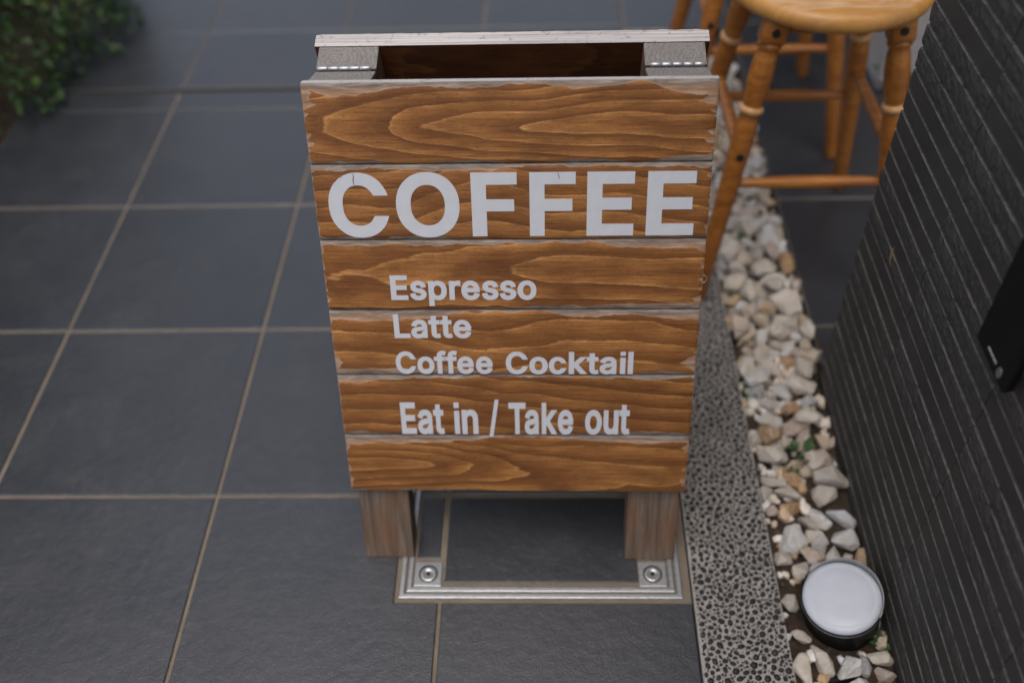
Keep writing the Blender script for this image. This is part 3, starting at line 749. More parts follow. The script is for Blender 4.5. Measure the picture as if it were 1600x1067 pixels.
[5,0.033,0.3111,0.7555,-0.0322,0.314,-0.741,-0.586,0.092],
[4,0.0495,0.3492,0.9928,-0.0088,0.025,0.126,-0.959,0.251],
[10,0.039,0.3395,1.0865,-0.0131,0.745,0.231,-0.05,0.624],
[7,0.045,0.297,1.6529,-0.0273,0.343,-0.431,0.767,-0.329],
[6,0.033,0.345,0.9742,-0.0157,0.928,-0.275,0.173,0.185],
[10,0.0495,0.333,1.5688,-0.0139,0.013,0.589,-0.801,0.11],
[4,0.054,0.3862,1.5257,-0.0091,0.278,0.798,-0.255,-0.469],
[13,0.027,0.3524,1.5891,-0.0192,0.299,0.571,0.583,0.495],
[9,0.054,0.2964,1.095,-0.0032,0.151,-0.217,0.96,0.091],
[13,0.027,0.3206,1.5893,-0.0293,0.032,-0.456,0.889,-0.035],
[4,0.0615,0.2946,1.1573,0.0077,0.78,0.446,0.429,-0.09],
[13,0.033,0.3065,1.3487,-0.0069,0.688,0.096,-0.422,0.583],
[8,0.027,0.3675,1.4803,-0.0292,0.753,-0.112,-0.21,0.613],
[5,0.0615,0.3721,1.2179,-0.0178,0.348,0.394,-0.08,-0.847],
[1,0.033,0.3347,0.7661,-0.0281,0.496,-0.801,0.031,0.332],
[3,0.042,0.336,1.0346,-0.0021,0.27,0.512,-0.814,-0.043],
[11,0.054,0.3527,1.4809,-0.0128,0.25,-0.37,0.881,-0.157],
[3,0.042,0.3439,0.8579,-0.0246,0.498,0.612,0.594,-0.155],
[5,0.036,0.3241,1.3198,-0.0225,0.142,0.92,0.113,0.346],
[3,0.0615,0.3712,0.7338,-0.0194,0.663,0.655,0.177,-0.316],
[3,0.054,0.2992,0.8993,-0.0031,0.449,0.726,0.521,-0.01],
[4,0.045,0.2916,1.2444,-0.0252,0.317,-0.357,-0.825,0.304],
[0,0.054,0.3607,0.8381,-0.0138,0.203,0.959,-0.199,-0.024],
[2,0.039,0.2922,1.7227,-0.0191,0.348,-0.899,-0.125,0.232],
[2,0.045,0.3946,1.0928,-0.0088,0.031,0.832,0.452,-0.32],
[5,0.045,0.3529,0.7588,-0.0133,0.063,-0.971,0.158,-0.168],
[10,0.033,0.3091,1.2823,-0.0303,0.079,0.511,-0.795,-0.319],
[3,0.036,0.3788,0.8028,-0.0294,0.104,0.177,0.972,0.111],
[10,0.045,0.3237,1.7294,-0.0212,0.166,0.167,-0.958,0.164],
[1,0.045,0.322,0.9801,-0.0143,0.025,-0.849,-0.484,-0.212]]''')
rs_ = random.Random(21)
for (x, y, sz) in ((.2895, .557, .030), (.2925, .515, .036), (.288, .607, .036), (.303, .590, .028), (.291, .640, .030), (.2905, .47, .034), (.372, .655, .040), (.312, .655, .030), (.330, .672, .030), (.386, .668, .028), (.345, .480, .030), (.288, .69, .028), (.352, .705, .026), (.29, .73, .03), (.376, .72, .024)):
    if all(math.hypot(x - a_[2], y - a_[3]) > .27 * (sz + a_[1]) for a_ in STONES):
        STONES.append([rs_.randrange(14), sz, x, y, -.035 + .30 * sz, *Quaternion((0, 0, 1), rs_.uniform(0, 6.28)).to_matrix().to_quaternion()])
for k, s, x, y, z, qw, qx, qy, qz in STONES:
    o = bpy.data.objects.new('stone', STONE_ME[k]); COL.objects.link(o); o.parent = bed
    o.location = (x, y, z + BZ); o.rotation_mode = 'QUATERNION'; o.rotation_quaternion = (qw, qx, qy, qz); o.scale = (s, s, s)
    c = rs_.choice(PALX); f = rs_.uniform(.88, 1.08); o.color = (c[0] * f, c[1] * f, c[2] * f, 1)
# small stone chips filling the gaps between the larger stones
CV, CF, CT = [], [], []; q_ = 0
ctone = np.array([(.78, .75, .70), (.70, .60, .48), (.62, .48, .34), (.72, .72, .74), (.55, .38, .2)])
while q_ < 780:
    x, y = rs_.uniform(.2795, .397), rs_.uniform(.44, 1.80)
    if (x > .345 and y < .86 and rs_.random() < .85) or (y < .70 and rs_.random() < .45) or math.hypot(x - .3372, y - .543) < .05: continue
    r_ = rs_.choice((rs_.uniform(.0045, .007), rs_.uniform(.006, .0105))); ax = Quaternion((rs_.gauss(0, 1), rs_.gauss(0, 1), rs_.gauss(0, 1), rs_.gauss(0, 1))).normalized().to_matrix()
    v = (iv * (1 + rp.uniform(-.28, .2, (len(iv), 1))) * np.array([1.15, .9, .7])) @ np.array(ax) * r_ + np.array([x, y, -.033 + BZ + r_ * .35])
    CF.append(itri + len(iv) * q_); CV.append(v); CT += [rs_.random()] * len(iv); q_ += 1
k = NT('stone_chip'); cc_ = k.ramp(k.attr('tone').outputs['Fac'], [(0, (.80, .78, .75)), (.3, (.78, .70, .59)), (.55, (.66, .53, .40)), (.8, (.70, .70, .71)), (1, (.55, .36, .18))]); k.set(Base_Color=cc_, Roughness=.85); k.bump(k.noise(k.coord(), 300, 4), .5, .001)
chips = mesh_obj('stone_chips', np.concatenate(CV).tolist(), np.concatenate(CF).tolist(), k.m, bed); chips['kind'] = 'stuff'; chips['label'] = 'small pale stone chips between the larger stones'
chips.data.attributes.new('tone', 'FLOAT', 'POINT').data.foreach_set('value', np.array(CT, np.float32))
# loose grit on the soil: too small to pick apart
GV, GF, GT = [], [], []
for q_ in range(260):
    x, y = rs_.uniform(.279, .398), rs_.uniform(.39, 1.0); r_ = rs_.uniform(.0008, .0026)
    v = iv * (1 + rp.uniform(-.25, .25, (len(iv), 1))) * r_ + np.array([x, y, -.034 + BZ + .004 * fbm(x * 40, y * 40, 2.0) + r_ * .3])
    GF.append(itri + len(iv) * q_); GV.append(v)
gr = mesh_obj('grit', np.concatenate(GV).tolist(), np.concatenate(GF).tolist(), mat_simple('grit', (.10, .072, .05), .9, 0, 300, .6), bed); gr['kind'] = 'stuff'; gr['label'] = 'fine brown grit on the soil'

# ------------------------------------------------------------------ dark brick wall
WX, WEND, CP = .394, .914, .02552
wall = empty('brick_wall', (WX, WEND, -.05)); tag(wall, 'dark grey wall of thin stacked bricks with smooth and split faces', 'wall')
def wchild(name, bm, mat):
    o = bm_obj(name, bm, mat, wall); o.matrix_parent_inverse = Matrix.Translation((-WX, -WEND, .05)); return o
bm = bmesh.new(); bm_box(bm, WX + .0075, WX + .12, -1.6, WEND - .004, -.09, 2.4); wchild('wall_core', bm, M_CORE)
def brick_mesh(L, H, rough, seed):
    """front face looks towards -x, origin at the far top back; y runs from -L to 0"""
    D = .016; bm = bmesh.new(); rnd = random.Random(seed)
    ny_ = max(2, int(L / (.006 if rough else .03))); nz_ = 4 if rough else 1
    prof = [(0, 0, 0), (-D + .0036, 0, 0), (-D + .0003, -.0016, .3)]
    for i in range(1, nz_): prof.append((-D - .0002, -.0018 - (H - .0035) * i / nz_, 1))
    prof += [(-D + .0003, -H + .0014, .5), (-D + .0020, -H, 0), (0, -H, 0)]
    rows_ = []
    for j in range(ny_ + 1):
        y = -L * j / ny_; ring = []
        endf = 0.0004 if j in (0, ny_) else 0
        for (px, pz, a) in prof:
            dx = dz = 0
            if rough and a:
                dx = a * (.0017 * fbm(y * 90 + seed * 7.3, pz * 120, seed) - .0002); dz = .0008 * fbm(y * 110 + seed * 3.1, 5.0, seed) * (1 if a < 1 else .3)
            elif a: dx = .0004 * fbm(y * 40 + seed, pz * 30, seed); dz = .0004 * fbm(y * 60 + seed, 3.0, seed)
            ring.append(bm.verts.new((px + dx + (endf if px < 0 else 0), y, pz + dz)))
        rows_.append(ring)
    for a_, b_ in zip(rows_, rows_[1:]):
        for i in range(len(prof) - 1): bm.faces.new((a_[i], a_[i + 1], b_[i + 1], b_[i]))
    bm.faces.new(rows_[0]); bm.faces.new(list(reversed(rows_[-1])))
    bmesh.ops.recalc_face_normals(bm, faces=bm.faces)
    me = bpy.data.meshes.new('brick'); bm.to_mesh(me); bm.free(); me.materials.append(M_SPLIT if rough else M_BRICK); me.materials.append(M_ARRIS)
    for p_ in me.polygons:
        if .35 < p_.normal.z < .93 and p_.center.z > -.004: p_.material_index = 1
    return me
BL = .1835; yj = [.7367 - BL * i for i in range(0, 6)]
spans = [(WEND, .7367)] + list(zip(yj, yj[1:]))
BR = {}
for key, L in (('e', spans[0][0] - spans[0][1] - .0007), ('n', BL - .0007)):
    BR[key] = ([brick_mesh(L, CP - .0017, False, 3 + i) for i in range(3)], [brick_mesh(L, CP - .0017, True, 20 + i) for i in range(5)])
rb_ = random.Random(9)
pattern = {}
for si, (ya, yb) in enumerate(spans):
    prev = 0
    for ci in range(-2, 38):
        z = .0085 + CP * (ci + 1)
        rough = rb_.random() < (.62 if prev == 0 else .42); prev = 1 if rough else 0
        S_, R_ = BR['e' if si == 0 else 'n']
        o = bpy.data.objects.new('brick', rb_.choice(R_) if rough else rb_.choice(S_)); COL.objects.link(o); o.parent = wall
        o.matrix_parent_inverse = Matrix.Translation((-WX, -WEND, .05))
        o.location = (WX + .0150 + rb_.uniform(-.0003, .0003), ya, z + rb_.uniform(-.00012, .00012))

# ------------------------------------------------------------------ building added out of view to shade the recess, plus pillar
shade_porch = empty('shade_porch', (1.43, 1.7, -.09)); tag(shade_porch, 'unseen dark enclosure added to shade the paved recess behind the stools', 'shade_porch')
def pchild(o): o.parent = shade_porch; o.matrix_parent_inverse = Matrix.Translation((-1.43, -1.7, .09)); return o
pchild(box_obj('shade_roof', .43, 2.4, .95, 2.6, 1.86, 1.98, M_PAINT, None, .01))
pchild(box_obj('shade_side_wall', 1.36, 1.5, .95, 2.6, -.09, 1.855, M_PAINT, None, .004))
pchild(box_obj('shade_end_wall', .43, 1.355, 2.205, 2.35, -.09, 1.855, M_PAINT, None, .004))
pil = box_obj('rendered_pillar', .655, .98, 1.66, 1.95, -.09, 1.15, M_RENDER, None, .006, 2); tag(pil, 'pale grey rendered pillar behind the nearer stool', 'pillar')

# ------------------------------------------------------------------ access cover
hx0, hx1, hy0, hy1 = -.1790, .1620, .5615, .9035
hat = empty('access_cover', ((hx0 + hx1) / 2, (hy0 + hy1) / 2, 0)); tag(hat, 'steel framed floor access cover with tile inlay under the coffee sign', 'access cover')
def hchild(o): o.parent = hat; o.matrix_parent_inverse = Matrix.Translation((-(hx0 + hx1) / 2, -(hy0 + hy1) / 2, 0)); return o
def ring_strip(name, a, w, z, mat, r_=.0012):
    """mitred square ring, inset a from the outer edge, width w"""
    bm = bmesh.new(); cs = [(hx0 + a, hy0 + a), (hx1 - a, hy0 + a), (hx1 - a, hy1 - a), (hx0 + a, hy1 - a)]
    sg = [(1, 1), (-1, 1), (-1, -1), (1, -1)]
    pr = [(0, -.012), (0, z - r_), (r_ * .4, z - r_ * .3), (r_, z), (w - r_, z), (w - r_ * .4, z - r_ * .3), (w, z - r_), (w, -.012)]
    cols = [[bm.verts.new((c[0] + s[0] * p[0], c[1] + s[1] * p[0], p[1])) for p in pr] for c, s in zip(cs, sg)]
    for i in range(4):
        a_, b_ = cols[i], cols[(i + 1) % 4]
        for j in range(len(pr) - 1): bm.faces.new((a_[j], b_[j], b_[j + 1], a_[j + 1]))
    return hchild(bm_obj(name, bm, mat))
ring_strip('outer_frame', 0, .0066, .0008, M_STEEL); ring_strip('cover_rim', .0086, .0066, .0006, M_STEEL)
hchild(mesh_obj('cover_gap', [(hx0 + .003, hy0 + .003, -.006), (hx1 - .003, hy0 + .003, -.006), (hx1 - .003, hy1 - .003, -.006), (hx0 + .003, hy1 - .003, -.006)], [(0, 1, 2, 3)], M_GAP))
ix0, ix1, iy0, iy1 = hx0 + .0154, hx1 - .0154, hy0 + .0154, hy1 - .0154
hchild(mesh_obj('cover_grout', [(ix0, iy0, -.0014), (ix1, iy0, -.0014), (ix1, iy1, -.0014), (ix0, iy1, -.0014)], [(0, 1, 2, 3)], M_GROUT))
PS = .0335
for sx in (0, 1):
    for sy_ in (0, 1):
        x0 = ix0 + .0015 if sx == 0 else ix1 - .0015 - PS; y0 = iy0 + .0005 if sy_ == 0 else iy1 - .0005 - PS
        pl = hchild(box_obj('corner_plate', x0, x0 + PS, y0, y0 + PS, -.008, .0004, M_STEEL, None, .0008, 2))
        bm = bmesh.new(); mt = Matrix.Translation((x0 + PS / 2, y0 + PS / 2, 0))
        bm_lathe(bm, [(.0098, .00045), (.0098, .0007), (.0086, .0012), (.0060, .0012), (.0040, .0004), (.0030, -.002)], 24, mt); sc_ = bm_obj('screw', bm, M_STEEL, pl, False)
        bm = bmesh.new(); bm_lathe(bm, [(.0118, .00046), (.0118, .00056), (.0100, .00056), (.0100, .00046)], 24, mt, False); bm_obj('screw_recess', bm, M_GAP, pl)
        bm = bmesh.new(); bm_lathe(bm, [(.0030, .0002), (.0030, .0008)], 6, mt); bm_obj('screw_socket', bm, M_GAP, pl)
jx = GX + 2 * T; jy = GY
xs_ = [(ix0 + .003, jx - .0035, 'l'), (jx + .0042, .1105, 'm'), (.1165, ix1 - .003, 'r')]
ys_ = [(iy0 + .0065, jy - .0035), (jy + .0035, iy1 - .0065)]
for xa, xb, c in xs_:
    for r_i, (ya, yb) in enumerate(ys_):
        a, b = ya, yb
        if c != 'm':
            if r_i == 0: a = iy0 + PS + .006
            else: b = iy1 - PS - .006
        t = tile_obj([(xa, a), (xb, a), (xb, b), (xa, b)], None, .0); hchild(t)

# ------------------------------------------------------------------ coffee sign
SO = Vector((-.0343, .6016, 0)); SYAW, LEAN = R(-.5213), R(17.52)
SW, SH, SB, PH = .3897, .4772, .1174, .4772 / 6
TH, PD, PW = .0125, .0345, .0600           # board thickness, post depth, post width
sign = empty('sandwich_board', SO, SYAW); tag(sign, 'wooden folding sandwich board sign with white COFFEE lettering on planks', 'sign')
def frame_mtx(side):
    """panel frame: x across, z up along the leaning panel, -y out of the front face"""
    if side == 'front': return Matrix.Rotation(-LEAN, 4, 'X')
BLEAN = R(15.0)
F_FRONT = Matrix.Rotation(-LEAN, 4, 'X')
top_front = F_FRONT @ Vector((0, TH + PD, SB + SH))
hinge_pt = top_front + Vector((0, .0012, .0006))
# back panel frame: local z up along panel, +y outwards
F_BACK = Matrix.Translation(hinge_pt) @ Matrix.Rotation(BLEAN, 4, 'X') @ Matrix.Translation((0, .0012, -(SB + SH)))
def interp(tab, u, k): return float(np.interp(u, [t[0] for t in tab], [t[k] for t in tab]))
def smoothtab(tab, u, k):
    xs = [t[0] for t in tab]; i = max(0, min(len(xs) - 2, int(np.searchsorted(xs, u)) - 1)); a, b = tab[i], tab[i + 1]
    f = min(max((u - a[0]) / (b[0] - a[0]), 0), 1); f2 = f * f * (3 - 2 * f)
    return a[k] + (b[k] - a[k]) * (f * .5 + f2 * .5)
# u, centre w, K, D    (contours of sqrt((K(w-c))^2+D^2)); w from -.5 (bottom) to .5 (top)
GRAIN = [
 [(-.1, -.02, 8.5, 4.9), (.03, -.02, 8.5, 4.05), (.195, -.02, 8.5, 3.05), (.29, -.03, 9.0, 2.05), (.50, -.03, 9.0, 1.06), (.75, -.05, 7.4, .45), (1.1, -.06, 6.2, .2)],
 [(-.1, -1.15, 4.6, 0), (.2, -1.18, 4.4, 0), (.42, -1.02, 3.8, 0), (.6, -1.20, 3.9, 0), (.8, -1.06, 4.3, 0), (1.1, -1.2, 4.7, 0)],
 [(-.1, .02, 4.6, 2.2), (.30, .06, 4.6, 1.75), (.475, .10, 5.2, 1.03), (.62, .08, 4.6, .55), (.85, .02, 4.4, .3), (1.1, .0, 4.4, .3)],
 [(-.1, -1.42, 3.1, 0), (.15, -1.50, 3.0, 0), (.4, -1.60, 3.4, 0), (.62, -1.55, 3.2, 0), (.8, -1.48, 3.3, 0), (1.1, -1.50, 3.6, 0)],
 [(-.1, -1.25, 4.2, 0), (.25, -1.22, 4.3, 0), (.5, -1.26, 4.7, 0), (.75, -1.40, 4.8, 0), (1.1, -1.50, 5.0, 0)],
 [(-.1, .02, 7.0, .35), (.10, .02, 7.4, .55), (.27, .0, 8.6, 1.05), (.38, -.05, 9.0, 2.05), (.50, -.12, 8.6, 2.95), (.7, -.15, 6.8, 3.6), (1.1, -.18, 6.6, 3.9)],
]
# worn strips along the long edges: (u, mm at top, mm at bottom)
WEAR = [
 [(0, 17, 7), (.08, 22, 6), (.2, 16, 5), (.3, 9, 4), (.5, 9, 4), (.62, 10, 4), (.75, 9, 5), (.85, 14, 8), (.93, 26, 13), (1, 28, 15)],
 [(0, 9, 7), (.12, 11, 8), (.25, 8, 6), (.38, 12, 2), (.45, 13, 1), (.6, 7, 2), (.75, 6, 3), (1, 8, 4)],
 [(0, 10, 4), (.15, 12, 3), (.35, 9, 3), (.5, 7, 5), (.62, 6, 9), (.75, 11, 13), (.85, 18, 13), (1, 13, 14)],
 [(0, 22, 18), (.12, 19, 14), (.25, 16, 14), (.35, 6, 12), (.5, 5, 5), (.6, 9, 4), (.72, 15, 4), (.85, 12, 6), (1, 22, 9)],
 [(0, 12, 8), (.2, 14, 7), (.35, 10, 6), (.45, 4, 6), (.7, 4, 7), (.85, 6, 8), (1, 6, 9)],
 [(0, 24, 7), (.12, 21, 6), (.25, 14, 3), (.4, 5, 2), (.6, 5, 1), (.72, 12, 1), (.85, 19, 1), (1, 17, 4)],
]
ENDW = [(11, 16), (4, 9), (4, 10), (6, 12), (4, 7), (5, 9)]
def plank(idx, name, nu, nv, F, outy, seed, TH=TH):
    """front surface grid facing outy (-1: -y front, +1: back panel's outer side)"""
    zc = SB + SH - PH * (idx + .5); gapm = .0006; W2, H2 = SW / 2, PH / 2 - gapm
    gt, wt = GRAIN[idx], WEAR[idx]; el, er = ENDW[idx]
    V, Fc, G_, W_, E_ = [], [], [], [], []
    for j in range(nv + 1):
        w = -.5 + j / nv
        for i in range(nu + 1):
            u = i / nu; uu = 1 - u if outy > 0 else u
            x = (-.5 + u) * 2 * W2; zz = w * 2 * H2
            c, K, D = (smoothtab(gt, uu, k) for k in (1, 2, 3))
            wob = .05 * fbm(uu * 4 + seed, w * 1.3, seed * 1.7, 2)
            v = math.sqrt((K * (w - c + wob)) ** 2 + (D + .25 * fbm(uu * 5 + 9, w, seed, 2)) ** 2)
            dt, db = (.5 - w) * PH * 1000, (w + .5) * PH * 1000; dl, dr = u * SW * 1000, (1 - u) * SW * 1000
            rg = 4.2 * fbm(u * 8, seed * 3.3, 1.0, 4) + 1.3 * fbm(u * 34, w * 3, seed, 3)
            ft = (interp(wt, uu, 1) * .60 - 1.6 + rg - dt) / 3.0; fb = (interp(wt, uu, 2) * .60 - 1.2 + rg * .8 - db) / 2.6
            rl = 9 * max(0, fbm(w * 9 + seed, 4.0, seed, 3)) + 2 * fbm(w * 30, 8.0, seed, 2)
            fl = (rl * el / 6 - dl) / 4.0; frr = (rl * er / 6 - dr) / 4.0
            m_ = max(ft, fb, fl, frr); m_ = 1 / (1 + math.exp(-max(-20, min(20, m_ * 2.2))))
            ed = max(0, 1 - min(dt, db) / 9.0)
            dep = .0007 * m_ + .0006 * m_ * (fbm(u * 60, w * 14, seed + 5, 3) * .5 + .5)
            e_ = min(dt, db); ch = max(0, 1.4 - e_) / 1.4; ce = max(0, 1.2 - min(dl, dr)) / 1.2
            dep += .0013 * ch * ch * (1 + .5 * fbm(u * 40, 2.0, seed)) + .0010 * ce * ce
            y = -dep if outy > 0 else dep
            V.append((x, (TH + PD + TH if False else 0) + y, zc + zz)); G_.append(v); W_.append(m_); E_.append(ed)
    nA = len(V)
    for j in range(nv):
        for i in range(nu):
            a = j * (nu + 1) + i; q = (a, a + 1, a + nu + 2, a + nu + 1)
            Fc.append(q if outy < 0 else tuple(reversed(q)))
    # rim and back
    rim = [i for i in range(nu + 1)] + [j * (nu + 1) + nu for j in range(1, nv + 1)] + [nv * (nu + 1) + i for i in range(nu - 1, -1, -1)] + [j * (nu + 1) for j in range(nv - 1, 0, -1)]
    b0 = len(V); back = TH if outy < 0 else -TH
    for r_ in rim:
        V.append((V[r_][0], back, V[r_][2])); G_.append(G_[r_]); W_.append(1.0 if V[r_][2] > zc + H2 * .98 else .75); E_.append(1.6 if V[r_][2] > zc + H2 * .98 and idx == 0 else .9)
    n_ = len(rim)
    # duplicate rim so that edge faces carry their own wear
    r0 = len(V)
    for r_ in rim: V.append(V[r_]); G_.append(G_[r_]); W_.append(1.0 if V[r_][2] > zc + H2 * .98 else .75); E_.append(1.6 if V[r_][2] > zc + H2 * .98 and idx == 0 else .9)
    for i in range(n_):
        j = (i + 1) % n_; q = (r0 + j, r0 + i, b0 + i, b0 + j)
        Fc.append(q if outy < 0 else tuple(reversed(q)))
    k0 = len(V)
    for i in range(n_):
        V.append(V[b0 + i]); r_ = rim[i]; G_.append(G_[r_] * .8 + seed); W_.append(.12); E_.append(-1)
    Fc.append(tuple(k0 + i for i in (range(n_) if outy > 0 else range(n_ - 1, -1, -1))))
    o = mesh_obj(name, V, Fc, M_PLANK, sign)
    me = o.data
    for nm, arr in (('grain', G_), ('wear', W_), ('edge', E_)):
        me.attributes.new(nm, 'FLOAT', 'POINT').data.foreach_set('value', np.array(arr, np.float32))
    sm = [len(p.vertices) == 4 and p.index < nu * nv for p in me.polygons]; me.polygons.foreach_set('use_smooth', sm)
    o.matrix_parent_inverse = Matrix.Identity(4)
    o.matrix_local = F; return o
front = [plank(i, 'plank', 230, 36, F_FRONT, -1, 2.3 + i * 3.7) for i in range(6)]
TB = .0185; PDB = .0305
F_BACKOUT = F_BACK @ Matrix.Translation((0, PDB + TB, 0))
backp = [plank(i, 'plank', 60, 14, F_BACKOUT, 1, 31.0 + i * 5.1, TB) for i in range(6)]
for o in front: o['label'] = 'brown brushed plank on the lettered front'
for o in backp: o['label'] = 'plank on the back panel'
front[0]['label'] = 'topmost brown front plank with arched grain'
# legs
def post(side, sx):
    F = F_FRONT if side == 'front' else F_BACK
    bm = bmesh.new(); xo = (SW / 2 - .0046); x0, x1 = (-xo, -xo + PW) if sx < 0 else (xo - PW, xo)
    y0, y1 = (TH + .0003, TH + PD) if side == 'front' else (0, PDB - .0003)
    bm_box(bm, x0, x1, y0, y1, 0, SB + SH - .0006)
    # foot cut level with the ground
    Fi = F.inverted(); nrm = (Fi.to_3x3() @ Vector((0, 0, 1))); pt = Fi @ Vector((0, 0, .0005))
    for v in bm.verts:
        if v.co.z < .1: v.co.z = pt.z - (nrm.x * (v.co.x - pt.x) + nrm.y * (v.co.y - pt.y)) / nrm.z
    bmesh.ops.bevel(bm, geom=list(bm.edges), offset=.0013, segments=2, affect='EDGES', profile=.5)
    bmesh.ops.recalc_face_normals(bm, faces=bm.faces)
    for f in bm.faces: f.material_index = 1 if f.normal.z > .8 and f.calc_center_median().z > .3 else 0
    o = bm_obj('leg', bm, [M_POST, M_END], sign); o.matrix_parent_inverse = Matrix.Identity(4)
    # origin at top centre so that end grain rings are centred on the post
    me = o.data; off = Vector(((x0 + x1) / 2 + .012 * sx, (y0 + y1) / 2 - .004, SB + SH))
    me.transform(Matrix.Translation(-off)); o.matrix_local = F @ Matrix.Translation(off)
    return o
for side in ('front', 'back'):
    for sx in (-1, 1): post(side, sx)
# hinges
for sx in (-1, 1):
    hb = bmesh.new(); cx = sx * (SW / 2 - .0046 - PW / 2) + sx * .0015
    bm_box(hb, cx - .0260, cx + .0260, -.0009, .0009, -.024, -.001)
    h = bm_obj('hinge', hb, M_ZINC, sign); h.matrix_parent_inverse = Matrix.Identity(4); h.matrix_local = Matrix.Translation(hinge_pt)
    for q_ in range(5):
        kb = bmesh.new(); w = .0101
        bm_lathe(kb, [(.0016, -w / 2), (.0020, -w / 2 + .0004), (.0020, w / 2 - .0004), (.0016, w / 2)], 12, Matrix.Translation((cx - .0208 + q_ * .0104, 0, .0012)) @ Matrix.Rotation(R(90), 4, 'Y'))
        kn = bm_obj('knuckle', kb, M_ZINC, h, True); kn.matrix_parent_inverse = Matrix.Identity(4)
# small eye screw on the right edge
bm = bmesh.new(); ring_pts = [(.0042 * math.cos(a), 0, .0042 * math.sin(a)) for a in [2 * math.pi * i / 16 for i in range(17)]]
bm_tube(bm, ring_pts, .0007, 6); bm_tube(bm, [(-.0040, 0, 0), (-.0110, 0, 0)], .0008, 6)
ey = bm_obj('eye_screw', bm, M_ZINC, sign, True); ey.matrix_parent_inverse = Matrix.Identity(4); ey.matrix_local = F_FRONT @ Matrix.Translation((SW / 2 + .0028, .020, .382))
